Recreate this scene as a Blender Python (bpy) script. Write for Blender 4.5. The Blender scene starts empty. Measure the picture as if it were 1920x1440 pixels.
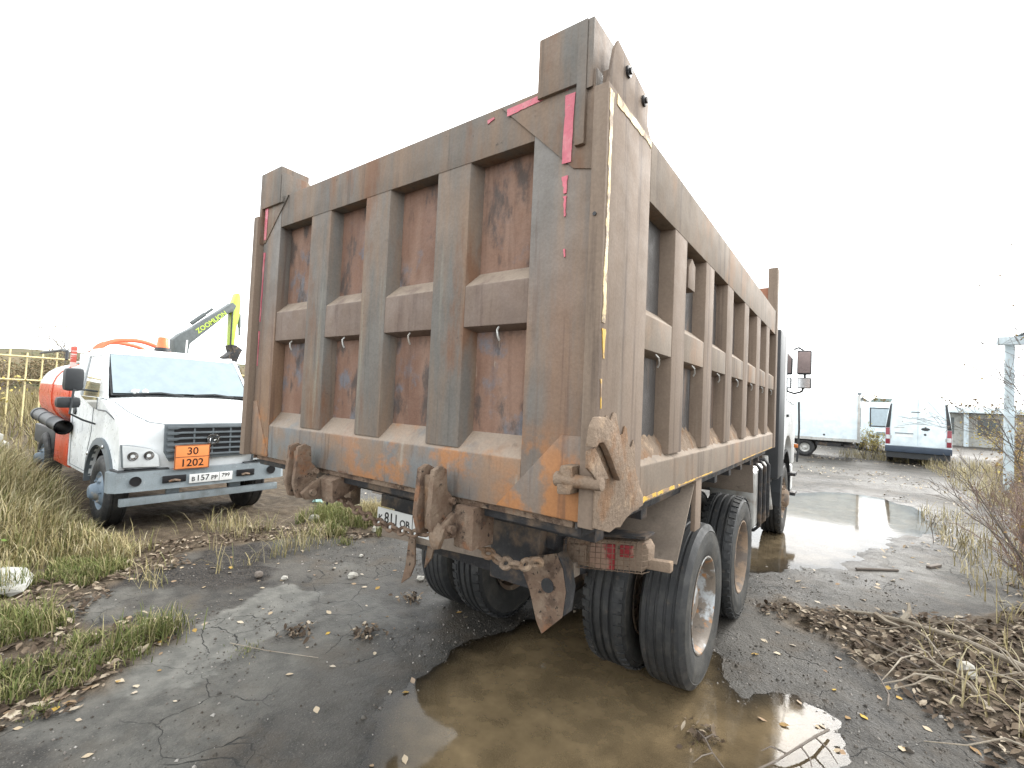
import bpy, bmesh, math, random
import numpy as np
from mathutils import Vector, Matrix

random.seed(7)
RNG = np.random.default_rng(11)
scene = bpy.context.scene
COL = scene.collection

# ------------------------------------------------------------------ camera
CAM = Vector((1.9058, -1.4699, 1.8776))
YAW, PITCH, ROLL = math.radians(35.791), math.radians(1.903), math.radians(2.523)
fwd = Vector((-math.sin(YAW) * math.cos(PITCH), math.cos(YAW) * math.cos(PITCH), math.sin(PITCH)))
rgt0 = Vector((math.cos(YAW), math.sin(YAW), 0))
up0 = rgt0.cross(fwd)
rgt = rgt0 * math.cos(ROLL) + up0 * math.sin(ROLL)
upv = up0 * math.cos(ROLL) - rgt0 * math.sin(ROLL)
cam_data = bpy.data.cameras.new("camera")
cam_data.sensor_width = 36.0
cam_data.lens = 882.99 / 1920 * 36
cam_data.clip_start = 0.05
cam_data.clip_end = 3000
cam = bpy.data.objects.new("camera", cam_data)
COL.objects.link(cam)
mw = Matrix((rgt, upv, -fwd)).transposed().to_4x4()
mw.translation = CAM
cam.matrix_world = mw
scene.camera = cam

# ------------------------------------------------------------------ sky, sun, exposure
SUN_AZ, SUN_EL = math.radians(17), math.radians(33)     # azimuth from +Y towards +X
world = bpy.data.worlds.new("World")
scene.world = world
world.use_nodes = True
wn, wl = world.node_tree.nodes, world.node_tree.links
wn.clear()
w_out = wn.new("ShaderNodeOutputWorld")
w_bg = wn.new("ShaderNodeBackground")
w_sky = wn.new("ShaderNodeTexSky")
w_sky.sky_type = 'NISHITA'
w_sky.sun_disc = False
w_sky.sun_elevation = SUN_EL
w_sky.sun_rotation = SUN_AZ
w_sky.air_density = 1.0
w_sky.dust_density = 1.0
w_sky.ozone_density = 1.0
w_hsv = wn.new("ShaderNodeHueSaturation")          # a closed cloud deck: nearly no blue
w_hsv.inputs["Saturation"].default_value = 0.10
wl.new(w_sky.outputs[0], w_hsv.inputs["Color"])
w_mix = wn.new("ShaderNodeMix")                    # even cloud deck over the clear-sky gradient
w_mix.data_type = 'RGBA'
w_mix.inputs[0].default_value = 0.72
wl.new(w_hsv.outputs[0], w_mix.inputs[6])
w_mix.inputs[7].default_value = (6.3, 6.5, 6.6, 1)
wl.new(w_mix.outputs[2], w_bg.inputs["Color"])
w_bg.inputs["Strength"].default_value = 0.15
wl.new(w_bg.outputs[0], w_out.inputs["Surface"])

sun_data = bpy.data.lights.new("sun", 'SUN')
sun_data.energy = 1.4
sun_data.angle = math.radians(40)
sun_data.color = (1.0, 0.96, 0.9)
sun = bpy.data.objects.new("sun", sun_data)
COL.objects.link(sun)
sun_dir = Vector((math.sin(SUN_AZ) * math.cos(SUN_EL), math.cos(SUN_AZ) * math.cos(SUN_EL), math.sin(SUN_EL)))
sun.rotation_euler = sun_dir.to_track_quat('Z', 'Y').to_euler()
sun.location = (20, 20, 30)

scene.view_settings.view_transform = 'Standard'
scene.view_settings.look = 'None'
scene.view_settings.gamma = 1.0
scene.view_settings.use_curve_mapping = False
scene.view_settings.exposure = 1.68

# ------------------------------------------------------------------ mesh helpers
class MB:
    def __init__(s):
        s.v, s.f, s.m = [], [], []
    def add(s, verts, faces, mi=0):
        o = len(s.v)
        s.v.extend([tuple(v) for v in verts])
        s.f.extend([tuple(i + o for i in f) for f in faces])
        s.m.extend([mi] * len(faces))
        return s
    def hexa(s, p, mi=0):       # p[0..3] bottom loop, p[4..7] top loop
        return s.add(p, [(3, 2, 1, 0), (4, 5, 6, 7), (0, 1, 5, 4), (1, 2, 6, 5), (2, 3, 7, 6), (3, 0, 4, 7)], mi)
    def box(s, x0, x1, y0, y1, z0, z1, mi=0):
        return s.hexa([(x0, y0, z0), (x1, y0, z0), (x1, y1, z0), (x0, y1, z0),
                       (x0, y0, z1), (x1, y0, z1), (x1, y1, z1), (x0, y1, z1)], mi)
    def prism(s, poly, axis, a0, a1, mi=0):
        """poly in the two other axes (in xyz order), extruded along axis."""
        def P(q, a):
            return {'x': (a, q[0], q[1]), 'y': (q[0], a, q[1]), 'z': (q[0], q[1], a)}[axis]
        n = len(poly)
        v = [P(q, a0) for q in poly] + [P(q, a1) for q in poly]
        f = [tuple(range(n - 1, -1, -1)), tuple(range(n, 2 * n))]
        f += [(i, (i + 1) % n, n + (i + 1) % n, n + i) for i in range(n)]
        return s.add(v, f, mi)
    def tube(s, path, r, n=8, caps=True, closed=False, mi=0):
        path = [Vector(p) for p in path]
        k = len(path)
        rs = r if isinstance(r, (list, tuple)) else [r] * k
        verts, faces = [], []
        nrm = None
        for i in range(k):
            if closed:
                t = path[(i + 1) % k] - path[(i - 1) % k]
            else:
                t = path[min(i + 1, k - 1)] - path[max(i - 1, 0)]
            t.normalize()
            if nrm is None:
                nrm = t.orthogonal().normalized()
            else:
                nrm = (nrm - t * nrm.dot(t))
                if nrm.length < 1e-6:
                    nrm = t.orthogonal()
                nrm.normalize()
            b = t.cross(nrm)
            for j in range(n):
                a = 2 * math.pi * j / n
                verts.append(path[i] + (nrm * math.cos(a) + b * math.sin(a)) * rs[i])
        for i in range(k if closed else k - 1):
            i2 = (i + 1) % k
            for j in range(n):
                j2 = (j + 1) % n
                faces.append((i * n + j, i * n + j2, i2 * n + j2, i2 * n + j))
        if caps and not closed:
            faces.append(tuple(range(n - 1, -1, -1)))
            faces.append(tuple((k - 1) * n + j for j in range(n)))
        return s.add(verts, faces, mi)
    def lathe(s, prof, origin=(0, 0, 0), axis='x', n=48, mi=0, closed=False):
        """prof: list of (radius, height along axis)."""
        o = Vector(origin)
        verts, faces = [], []
        k = len(prof)
        for r, h in prof:
            for j in range(n):
                a = 2 * math.pi * j / n
                c, d = r * math.cos(a), r * math.sin(a)
                verts.append(o + Vector({'x': (h, c, d), 'y': (c, h, d), 'z': (c, d, h)}[axis]))
        for i in range(k if closed else k - 1):
            i2 = (i + 1) % k
            for j in range(n):
                j2 = (j + 1) % n
                faces.append((i * n + j, i * n + j2, i2 * n + j2, i2 * n + j))
        return s.add(verts, faces, mi)
    def quad(s, a, b, c, d, mi=0):
        return s.add([a, b, c, d], [(0, 1, 2, 3)], mi)
    def blob(s, c, r, seed=0, jit=.25, sub=1, mi=0):
        rr = random.Random(seed)
        bm = bmesh.new()
        bmesh.ops.create_icosphere(bm, subdivisions=sub, radius=1)
        v = []
        for q in bm.verts:
            k = 1 + rr.uniform(-jit, jit)
            v.append((c[0] + q.co.x * r[0] * k, c[1] + q.co.y * r[1] * k, c[2] + q.co.z * r[2] * k))
        f = [tuple(x.index for x in q.verts) for q in bm.faces]
        bm.free()
        return s.add(v, f, mi)
    def mesh(s, name, mats, bevel=0, smooth=True, angle=38, seg=2):
        me = bpy.data.meshes.new(name)
        me.from_pydata(s.v, [], s.f)
        for m in (mats if isinstance(mats, (list, tuple)) else [mats]):
            me.materials.append(m)
        me.polygons.foreach_set("material_index", s.m)
        bm = bmesh.new()
        bm.from_mesh(me)
        bmesh.ops.recalc_face_normals(bm, faces=bm.faces)
        if bevel:
            ed = [e for e in bm.edges if len(e.link_faces) == 2 and e.calc_face_angle(0) > 0.5]
            if ed:
                bmesh.ops.bevel(bm, geom=ed, offset=bevel, segments=seg, profile=.6, affect='EDGES', clamp_overlap=True)
        bm.to_mesh(me)
        bm.free()
        if smooth:
            me.shade_smooth()
            me.set_sharp_from_angle(angle=math.radians(angle))
        return me
    def build(s, name, mats, parent=None, **kw):
        return link(name, s.mesh(name, mats, **kw), parent)

def link(name, me, parent=None):
    o = bpy.data.objects.new(name, me)
    COL.objects.link(o)
    if parent is not None:
        o.parent = parent
    return o

def tag(o, label=None, cat=None, group=None, kind=None):
    if label: o["label"] = label
    if cat: o["category"] = cat
    if group: o["group"] = group
    if kind: o["kind"] = kind
    return o

def empty(name, loc=(0, 0, 0), rz=0.0, parent=None, label=None, cat=None, group=None):
    o = bpy.data.objects.new(name, None)
    o.empty_display_size = .2
    COL.objects.link(o)
    o.location = loc
    o.rotation_euler = (0, 0, rz)
    if parent is not None:
        o.parent = parent
    return tag(o, label, cat, group)

def copy_tree(o, parent=None):
    c = o.copy()
    COL.objects.link(c)
    c.parent = parent
    for ch in list(o.children):
        copy_tree(ch, c)
    return c

def text_mesh(txt, size, mat, depth=.002, sx=1.0, bold=0.0):
    cu = bpy.data.curves.new("lettering", 'FONT')
    cu.body = txt
    cu.size = size
    cu.extrude = depth
    cu.offset = bold
    cu.align_x = 'CENTER'
    cu.align_y = 'CENTER'
    cu.resolution_u = 3
    t = bpy.data.objects.new("lettering_tmp", cu)
    COL.objects.link(t)
    dg = bpy.context.evaluated_depsgraph_get()
    dg.update()
    me = bpy.data.meshes.new_from_object(t.evaluated_get(dg))
    bpy.data.objects.remove(t)
    me.materials.clear()
    me.materials.append(mat)
    if sx != 1.0:
        for v in me.vertices:
            v.co.x *= sx
    return me

def lettering(txt, size, mat, parent, origin, xdir, ydir, name="lettering", **kw):
    me = text_mesh(txt, size, mat, **kw)
    X, Y = Vector(xdir).normalized(), Vector(ydir).normalized()
    Z = X.cross(Y)
    m = Matrix((X, Y, Z)).transposed().to_4x4()
    m.translation = Vector(origin)
    me.transform(m)
    return link(name, me, parent)

def smooth_path(pts, n=6):
    P = [Vector(p) for p in pts]
    P = [P[0] * 2 - P[1]] + P + [P[-1] * 2 - P[-2]]
    out = []
    for i in range(1, len(P) - 2):
        a, b, c, d = P[i - 1:i + 3]
        for k in range(n):
            t = k / n
            out.append(.5 * (2 * b + (c - a) * t + (2 * a - 5 * b + 4 * c - d) * t * t + (3 * b - a - 3 * c + d) * t ** 3))
    return out + [P[-2]]

# ------------------------------------------------------------------ numpy noise
def _hash(ix, iy, seed):
    h = np.sin(ix * 127.1 + iy * 311.7 + seed * 74.7) * 43758.5453
    return h - np.floor(h)
def vnoise(x, y, seed=0):
    ix, iy = np.floor(x), np.floor(y)
    fx, fy = x - ix, y - iy
    fx = fx * fx * (3 - 2 * fx)
    fy = fy * fy * (3 - 2 * fy)
    a, b = _hash(ix, iy, seed), _hash(ix + 1, iy, seed)
    c, d = _hash(ix, iy + 1, seed), _hash(ix + 1, iy + 1, seed)
    return (a * (1 - fx) + b * fx) * (1 - fy) + (c * (1 - fx) + d * fx) * fy
def fbm(x, y, octv=4, seed=0):
    s, a, t = 0, .5, 0
    for i in range(octv):
        s = s + a * vnoise(x * 2 ** i, y * 2 ** i, seed + i * 13)
        t += a
        a *= .5
    return s / t - .5
def sdist(x, y, poly):
    """signed distance, positive inside."""
    P = np.array(poly, float)
    n = len(P)
    d = np.full(x.shape, 1e9)
    ins = np.zeros(x.shape, bool)
    for i in range(n):
        a, b = P[i], P[(i + 1) % n]
        e = b - a
        t = np.clip(((x - a[0]) * e[0] + (y - a[1]) * e[1]) / (e @ e + 1e-12), 0, 1)
        d = np.minimum(d, np.hypot(x - a[0] - t * e[0], y - a[1] - t * e[1]))
        c = ((a[1] > y) != (b[1] > y))
        xx = a[0] + (y - a[1]) / (e[1] if abs(e[1]) > 1e-12 else 1e-12) * e[0]
        ins ^= c & (x < xx)
    return np.where(ins, d, -d)
def sstep(a, b, x):
    t = np.clip((x - a) / (b - a), 0, 1)
    return t * t * (3 - 2 * t)

# ------------------------------------------------------------------ materials
def new_mat(name):
    m = bpy.data.materials.new(name)
    m.use_nodes = True
    nt = m.node_tree
    return m, nt, nt.nodes["Principled BSDF"]

def N(nt, t, **inp):
    n = nt.nodes.new(t)
    for k, v in inp.items():
        if k in n.inputs:
            n.inputs[k].default_value = v
        else:
            setattr(n, k, v)
    return n

def mixc(nt, fac, a, b, mode='MIX'):
    n = nt.nodes.new("ShaderNodeMix")
    n.data_type = 'RGBA'
    n.blend_type = mode
    for sock, val in ((n.inputs[0], fac), (n.inputs[6], a), (n.inputs[7], b)):
        if hasattr(val, "links") or isinstance(val, bpy.types.NodeSocket):
            nt.links.new(val, sock)
        else:
            sock.default_value = (*val, 1) if isinstance(val, tuple) and len(val) == 3 else val
    return n.outputs[2]

def noise_fac(nt, co, scale, lo, hi, detail=6, rough=.6, offs=(0, 0, 0), dist=0):
    mp = nt.nodes.new("ShaderNodeMapping")
    mp.inputs["Scale"].default_value = scale if isinstance(scale, tuple) else (scale,) * 3
    mp.inputs["Location"].default_value = offs
    nt.links.new(co, mp.inputs[0])
    nz = nt.nodes.new("ShaderNodeTexNoise")
    nz.inputs["Scale"].default_value = 1
    nz.inputs["Detail"].default_value = detail
    nz.inputs["Roughness"].default_value = rough
    nz.inputs["Distortion"].default_value = dist
    nt.links.new(mp.outputs[0], nz.inputs["Vector"])
    mr = nt.nodes.new("ShaderNodeMapRange")
    mr.interpolation_type = 'SMOOTHSTEP'
    mr.inputs["From Min"].default_value = lo
    mr.inputs["From Max"].default_value = hi
    nt.links.new(nz.outputs["Fac"], mr.inputs["Value"])
    return mr.outputs[0], nz.outputs["Fac"]

def wmat(name, base, layers=(), rough=.65, rough_var=.15, metallic=0.0, bump=.15, bscale=60, spec=.4, fine=True, dust=None):
    """weathered surface: base colour under dirt / rust layers.
    layer = dict(c=colour, s=scale or vec, lo, hi, k=strength, zone=[(axis,a,b),...], offs)"""
    m, nt, b = new_mat(name)
    tc = nt.nodes.new("ShaderNodeTexCoord")
    co = tc.outputs["Object"]
    sep = nt.nodes.new("ShaderNodeSeparateXYZ")
    nt.links.new(co, sep.inputs[0])
    col = None
    cur = tuple(base)
    f0, _ = noise_fac(nt, co, 3.1, .3, .75, offs=(3, 1, 7))
    cur = mixc(nt, f0, tuple(c * .86 for c in base), tuple(min(1, c * 1.12) for c in base))
    for i, L in enumerate(layers):
        fac, _ = noise_fac(nt, co, L['s'], L['lo'], L['hi'], detail=L.get('d', 6), rough=L.get('r', .62), offs=L.get('offs', (i * 5.3, i * 2.1, i * 3.7)), dist=L.get('dist', 0))
        ml = nt.nodes.new("ShaderNodeMath"); ml.operation = 'MULTIPLY'
        nt.links.new(fac, ml.inputs[0]); ml.inputs[1].default_value = L.get('k', 1)
        fac = ml.outputs[0]
        for ax, a, c in L.get('zone', ()):
            zr = nt.nodes.new("ShaderNodeMapRange"); zr.interpolation_type = 'SMOOTHSTEP'
            zr.inputs["From Min"].default_value = a; zr.inputs["From Max"].default_value = c
            if a > c:
                zr.inputs["From Min"].default_value = c; zr.inputs["From Max"].default_value = a
                zr.inputs["To Min"].default_value = 1; zr.inputs["To Max"].default_value = 0
            nt.links.new(sep.outputs["XYZ".index(ax)], zr.inputs["Value"])
            mm = nt.nodes.new("ShaderNodeMath"); mm.operation = 'MULTIPLY'
            nt.links.new(fac, mm.inputs[0]); nt.links.new(zr.outputs[0], mm.inputs[1])
            fac = mm.outputs[0]
        cur = mixc(nt, fac, cur, tuple(L['c']))
    if dust:        # earth settled on faces that look upwards
        gn = nt.nodes.new("ShaderNodeNewGeometry")
        gs = nt.nodes.new("ShaderNodeSeparateXYZ"); nt.links.new(gn.outputs["True Normal"], gs.inputs[0])
        gr_ = nt.nodes.new("ShaderNodeMapRange"); gr_.inputs["From Min"].default_value = .25; gr_.inputs["From Max"].default_value = .7
        nt.links.new(gs.outputs["Z"], gr_.inputs["Value"])
        dfac, _ = noise_fac(nt, co, 11, .25, .55, offs=(1, 8, 3))
        dm = nt.nodes.new("ShaderNodeMath"); dm.operation = 'MULTIPLY'
        nt.links.new(gr_.outputs[0], dm.inputs[0]); nt.links.new(dfac, dm.inputs[1])
        cur = mixc(nt, dm.outputs[0], cur, tuple(dust))
    if fine:
        ff, fr = noise_fac(nt, co, 90, .3, .7, detail=3)
        cur = mixc(nt, .22, cur, mixc(nt, ff, (.35, .35, .35), (.68, .68, .68)), 'OVERLAY')
    nt.links.new(cur, b.inputs["Base Color"])
    rf, _ = noise_fac(nt, co, 9, .3, .7, offs=(9, 4, 2))
    rr = nt.nodes.new("ShaderNodeMapRange")
    rr.inputs["To Min"].default_value = max(.02, rough - rough_var)
    rr.inputs["To Max"].default_value = min(1, rough + rough_var)
    nt.links.new(rf, rr.inputs["Value"])
    nt.links.new(rr.outputs[0], b.inputs["Roughness"])
    b.inputs["Metallic"].default_value = metallic
    b.inputs["Specular IOR Level"].default_value = spec
    if bump:
        _, bn = noise_fac(nt, co, bscale, 0, 1, detail=5, rough=.7)
        _, bn2 = noise_fac(nt, co, bscale * .12, 0, 1, detail=3)
        ad = nt.nodes.new("ShaderNodeMath"); ad.operation = 'ADD'
        nt.links.new(bn, ad.inputs[0]); nt.links.new(bn2, ad.inputs[1])
        bp = nt.nodes.new("ShaderNodeBump")
        bp.inputs["Strength"].default_value = bump
        bp.inputs["Distance"].default_value = .01
        nt.links.new(ad.outputs[0], bp.inputs["Height"])
        nt.links.new(bp.outputs[0], b.inputs["Normal"])
    return m

def plain(name, c, rough=.5, metallic=0, spec=.5, bump=0, var=.12, emit=None, coat=0):
    m, nt, b = new_mat(name)
    tc = nt.nodes.new("ShaderNodeTexCoord")
    f, raw = noise_fac(nt, tc.outputs["Object"], 7, .3, .7)
    nt.links.new(mixc(nt, f, tuple(x * (1 - var) for x in c), tuple(min(1, x * (1 + var)) for x in c)), b.inputs["Base Color"])
    b.inputs["Roughness"].default_value = rough
    b.inputs["Metallic"].default_value = metallic
    b.inputs["Specular IOR Level"].default_value = spec
    b.inputs["Coat Weight"].default_value = coat
    if bump:
        _, bn = noise_fac(nt, tc.outputs["Object"], 70, 0, 1)
        bp = nt.nodes.new("ShaderNodeBump"); bp.inputs["Strength"].default_value = bump; bp.inputs["Distance"].default_value = .01
        nt.links.new(bn, bp.inputs["Height"]); nt.links.new(bp.outputs[0], b.inputs["Normal"])
    return m

def ramp_mat(name, stops, attr=None, rough=.8, spec=.2, transl=0.0):
    """colour picked per blade/leaf: from the point attribute, or from the object's own random number."""
    m, nt, b = new_mat(name)
    if attr:
        src = N(nt, "ShaderNodeAttribute", attribute_name=attr).outputs["Fac"]
    else:
        src = nt.nodes.new("ShaderNodeObjectInfo").outputs["Random"]
    cr = nt.nodes.new("ShaderNodeValToRGB")
    el = cr.color_ramp.elements
    while len(el) < len(stops):
        el.new(.5)
    for e, (p, c) in zip(el, stops):
        e.position = p
        e.color = (*c, 1)
    nt.links.new(src, cr.inputs[0])
    tc = nt.nodes.new("ShaderNodeTexCoord")
    f, _ = noise_fac(nt, tc.outputs["Object"], 40, .35, .65, detail=3)
    c = mixc(nt, mixc(nt, f, (.0, .0, .0), (.35, .35, .35)), cr.outputs[0], (.07, .045, .025))
    nt.links.new(c, b.inputs["Base Color"])
    b.inputs["Roughness"].default_value = rough
    b.inputs["Specular IOR Level"].default_value = spec
    if transl:
        b.inputs["Subsurface Weight"].default_value = 0
    return m

BROWN = (.205, .143, .100)
DUST = (.250, .200, .155)
MUD = (.215, .162, .120)
ORANGE = (.33, .150, .058)
STREAK = (9, 9, .8)
M = {}
M['gate'] = wmat('worn_gate_paint', (.142, .134, .122), [
    dict(c=BROWN, s=(5, 5, .7), lo=.36, hi=.62, k=.92),
    dict(c=(.165, .088, .052), s=(5, 5, 1.2), lo=.50, hi=.66, k=.9),
    dict(c=(.062, .058, .054), s=(26, 26, .9), lo=.56, hi=.70, k=.45),
    dict(c=(.19, .125, .085), s=(3, 3, .8), lo=.35, hi=.60, k=.8, zone=[('X', .55, .95), ('Z', 2.5, 1.9)]),
    dict(c=(.26, .25, .20), s=(14, 14, 1.0), lo=.60, hi=.75, k=.5),
    dict(c=(.05, .045, .04), s=22, lo=.66, hi=.74, k=.7)], rough=.72, rough_var=.1, metallic=.05, bump=.12, spec=.3, dust=DUST)
M['bar'] = wmat('brown_crossbar', (.165, .122, .098), [
    dict(c=(.18, .135, .105), s=(8, 8, .9), lo=.42, hi=.66, k=.9),
    dict(c=(.085, .055, .045), s=(18, 18, 1.2), lo=.52, hi=.70, k=.55),
    dict(c=(.24, .20, .165), s=(20, 20, 1.4), lo=.62, hi=.74, k=.6)], rough=.65, metallic=.05, bump=.15, dust=DUST)
M['gate_low'] = wmat('worn_gate_rail_paint', (.155, .160, .160), [
    dict(c=BROWN, s=(5, 5, 2.2), lo=.40, hi=.60, k=.95),
    dict(c=ORANGE, s=(4.2, 4, 5), lo=.48, hi=.60, k=.9, offs=(2.2, 0, 4), zone=[('X', -.5, .1)]),
    dict(c=(.24, .155, .10), s=(3, 3, 2.5), lo=.42, hi=.6, k=.9, zone=[('X', .5, .95)]),
    dict(c=(.30, .28, .24), s=(11, 11, 3), lo=.6, hi=.72, k=.6),
    dict(c=(.07, .055, .045), s=(24, 24, 2), lo=.56, hi=.68, k=.5),
    dict(c=(.10, .035, .02), s=12, lo=.55, hi=.66, k=.9, zone=[('Z', 1.50, 1.465)])], rough=.6, metallic=.1, bump=.15, dust=DUST)
M['column'] = wmat('worn_column_paint', (.155, .142, .128), [
    dict(c=(.19, .125, .088), s=(8, 8, .6), lo=.35, hi=.62, k=.95, zone=[('Z', 2.7, 2.1)]),
    dict(c=BROWN, s=(7, 7, .7), lo=.45, hi=.65, k=.8),
    dict(c=(.23, .145, .09), s=(4, 4, 1.2), lo=.38, hi=.62, k=.75, zone=[('Z', 2.5, 1.9)]),
    dict(c=ORANGE, s=(5, 5, 4.5), lo=.46, hi=.58, k=.95, zone=[('Z', 1.85, 1.62)]),
    dict(c=(.085, .05, .04), s=(22, 22, .8), lo=.53, hi=.68, k=.55),
    dict(c=(.09, .03, .02), s=12, lo=.52, hi=.64, k=.9, zone=[('Z', 1.52, 1.465)])], rough=.6, metallic=.1, bump=.15)
M['panel'] = wmat('rusty_panel', (.165, .092, .063), [
    dict(c=(.215, .132, .094), s=(6, 6, 1.1), lo=.42, hi=.65, k=.9),
    dict(c=(.12, .13, .15), s=(6, 6, 5), lo=.52, hi=.66, k=.85, offs=(4, 2, 1)),
    dict(c=(.05, .042, .038), s=(9, 9, 4), lo=.50, hi=.64, k=.85),
    dict(c=(.10, .055, .038), s=(22, 22, 1.2), lo=.52, hi=.68, k=.5),
    dict(c=(.33, .28, .22), s=(30, 30, 4), lo=.66, hi=.74, k=.7)], rough=.7, bump=.25)
M['side'] = wmat('dusty_side_steel', (.190, .146, .112), [
    dict(c=(.205, .155, .118), s=(5, 5, .7), lo=.38, hi=.62, k=.9),
    dict(c=(.105, .080, .065), s=(20, 20, .7), lo=.52, hi=.68, k=.8),
    dict(c=(.26, .215, .17), s=(10, 10, .9), lo=.58, hi=.72, k=.5)], rough=.80, rough_var=.06, metallic=.0, bump=.1, spec=.25)
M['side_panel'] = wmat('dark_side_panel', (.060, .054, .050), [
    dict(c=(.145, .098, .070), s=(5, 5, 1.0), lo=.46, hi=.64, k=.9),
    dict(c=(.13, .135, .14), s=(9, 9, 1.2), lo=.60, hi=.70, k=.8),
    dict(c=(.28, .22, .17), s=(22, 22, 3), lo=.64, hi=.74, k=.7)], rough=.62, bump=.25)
M['side_rail'] = wmat('dusty_rail_steel', (.215, .175, .138), [
    dict(c=(.26, .17, .11), s=(4, 2.2, 1.3), lo=.48, hi=.64, k=.8),
    dict(c=(.13, .105, .085), s=(18, 10, .8), lo=.50, hi=.66, k=.8)], rough=.80, rough_var=.06, metallic=.0, bump=.1, spec=.25, dust=DUST)
M['mud'] = wmat('dried_mud', MUD, [
    dict(c=(.20, .115, .065), s=7, lo=.48, hi=.66, k=.8),
    dict(c=(.38, .28, .19), s=13, lo=.55, hi=.70, k=.7),
    dict(c=(.10, .065, .045), s=26, lo=.62, hi=.72, k=.7)], rough=.9, rough_var=.06, bump=.9, bscale=38, spec=.15)
M['mud_steel'] = wmat('muddy_steel', (.165, .112, .080), [
    dict(c=MUD, s=6, lo=.42, hi=.6, k=.9),
    dict(c=(.075, .05, .038), s=11, lo=.50, hi=.64, k=.85),
    dict(c=(.025, .022, .02), s=38, lo=.60, hi=.66, k=.9),
    dict(c=(.30, .235, .175), s=20, lo=.60, hi=.70, k=.6),
    dict(c=(.22, .105, .055), s=9, lo=.58, hi=.68, k=.7)], rough=.85, bump=.8, bscale=40, spec=.2)
M['black_steel'] = wmat('oily_black_steel', (.028, .028, .03), [
    dict(c=(.15, .105, .07), s=6, lo=.48, hi=.66, k=.75),
    dict(c=(.06, .06, .06), s=25, lo=.55, hi=.7, k=.7)], rough=.6, bump=.3, spec=.35)
M['grey_flap'] = wmat('dusty_mudguard', (.19, .155, .125), [
    dict(c=(.25, .205, .165), s=4, lo=.4, hi=.65, k=.8),
    dict(c=(.10, .085, .07), s=10, lo=.58, hi=.7, k=.7)], rough=.8, bump=.2, spec=.2)
M['rubber'] = wmat('worn_tyre_rubber', (.022, .023, .024), [
    dict(c=(.048, .047, .044), s=8, lo=.45, hi=.68, k=.8),
    dict(c=(.09, .072, .055), s=18, lo=.60, hi=.74, k=.55)], rough=.62, rough_var=.15, bump=.2, bscale=90, spec=.45)
M['rubber_grey'] = wmat('dusty_sidewall', (.046, .046, .044), [
    dict(c=(.082, .077, .068), s=5, lo=.42, hi=.68, k=.85),
    dict(c=(.03, .03, .03), s=14, lo=.58, hi=.7, k=.7)], rough=.72, bump=.2, bscale=80, spec=.3)
M['rim'] = wmat('peeling_rim_paint', (.42, .44, .45), [
    dict(c=(.17, .14, .112), s=6, lo=.40, hi=.50, k=1),
    dict(c=(.34, .17, .07), s=9, lo=.58, hi=.64, k=.9),
    dict(c=(.09, .08, .07), s=14, lo=.6, hi=.68, k=.8)], rough=.5, bump=.25)
M['rim_brown'] = wmat('muddy_rim', (.25, .18, .125), [
    dict(c=(.13, .11, .095), s=7, lo=.46, hi=.6, k=.9),
    dict(c=(.36, .29, .21), s=11, lo=.58, hi=.7, k=.7)], rough=.85, bump=.4)
M['yellow_paint'] = wmat('flaking_yellow', (.60, .47, .25), [
    dict(c=(.26, .19, .13), s=18, lo=.50, hi=.58, k=.95)], rough=.6, bump=.3)
M['yellow_strong'] = wmat('yellow_edge', (.62, .38, .06), [
    dict(c=(.27, .18, .11), s=(16, 9, 9), lo=.50, hi=.58, k=1)], rough=.6, bump=.2)
M['red_tape'] = wmat('faded_red_tape', (.50, .11, .15), [
    dict(c=(.52, .22, .23), s=10, lo=.45, hi=.7, k=.8), dict(c=(.2, .16, .15), s=40, lo=.66, hi=.7, k=.9)], rough=.35, bump=.15)
M['plate_white'] = plain('plate_white', (.72, .73, .72), .35, var=.06)
M['ink'] = plain('plate_ink', (.012, .012, .014), .4)
M['white_paint'] = wmat('white_truck_paint', (.74, .77, .78), [
    dict(c=(.55, .53, .48), s=(3, 3, 2), lo=.4, hi=.8, k=.3, zone=[('Z', 1.3, .6)])], rough=.32, rough_var=.08, bump=.0, spec=.5, fine=False)
M['white_old'] = wmat('white_van_paint', (.70, .79, .83), [
    dict(c=(.6, .63, .63), s=1.5, lo=.5, hi=.75, k=.25)], rough=.4, rough_var=.08, bump=0, fine=False)
M['glass'] = plain('window_glass', (.03, .045, .055), .04, spec=.9, var=.05, coat=1)
M['black_plastic'] = plain('black_plastic', (.022, .025, .028), .5)
M['grey_plastic'] = plain('grey_plastic', (.10, .118, .13), .5)
M['bumper_grey'] = wmat('grey_bumper', (.215, .25, .27), [dict(c=(.13, .14, .14), s=5, lo=.5, hi=.7, k=.6), dict(c=(.33, .36, .37), s=12, lo=.6, hi=.7, k=.5)], rough=.5, bump=.08)
M['orange_tank'] = wmat('orange_tank_paint', (.60, .085, .035), [dict(c=(.45, .14, .09), s=4, lo=.45, hi=.7, k=.6)], rough=.35, rough_var=.1, bump=.05, fine=False)
M['orange_plate'] = plain('orange_hazard_plate', (.78, .26, .08), .5, var=.05)
M['orange_lamp'] = plain('orange_beacon', (.72, .18, .06), .25)
M['chrome'] = plain('chrome', (.62, .63, .64), .15, metallic=1)
M['alu'] = wmat('dull_aluminium', (.45, .45, .43), [dict(c=(.22, .18, .14), s=6, lo=.5, hi=.7, k=.7)], rough=.45, metallic=.5, bump=.1)
M['lens'] = plain('headlamp_lens', (.56, .59, .60), .06, spec=.9, coat=1)
M['red_lens'] = wmat('dirty_red_lens', (.24, .015, .02), [dict(c=(.30, .21, .15), s=9, lo=.44, hi=.56, k=.9), dict(c=(.18, .13, .09), s=26, lo=.55, hi=.66, k=.7)], rough=.5, bump=.2)
M['amber_lens'] = plain('amber_lens', (.55, .16, .03), .25)
M['boom_grey'] = plain('excavator_grey', (.105, .12, .12), .5)
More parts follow.
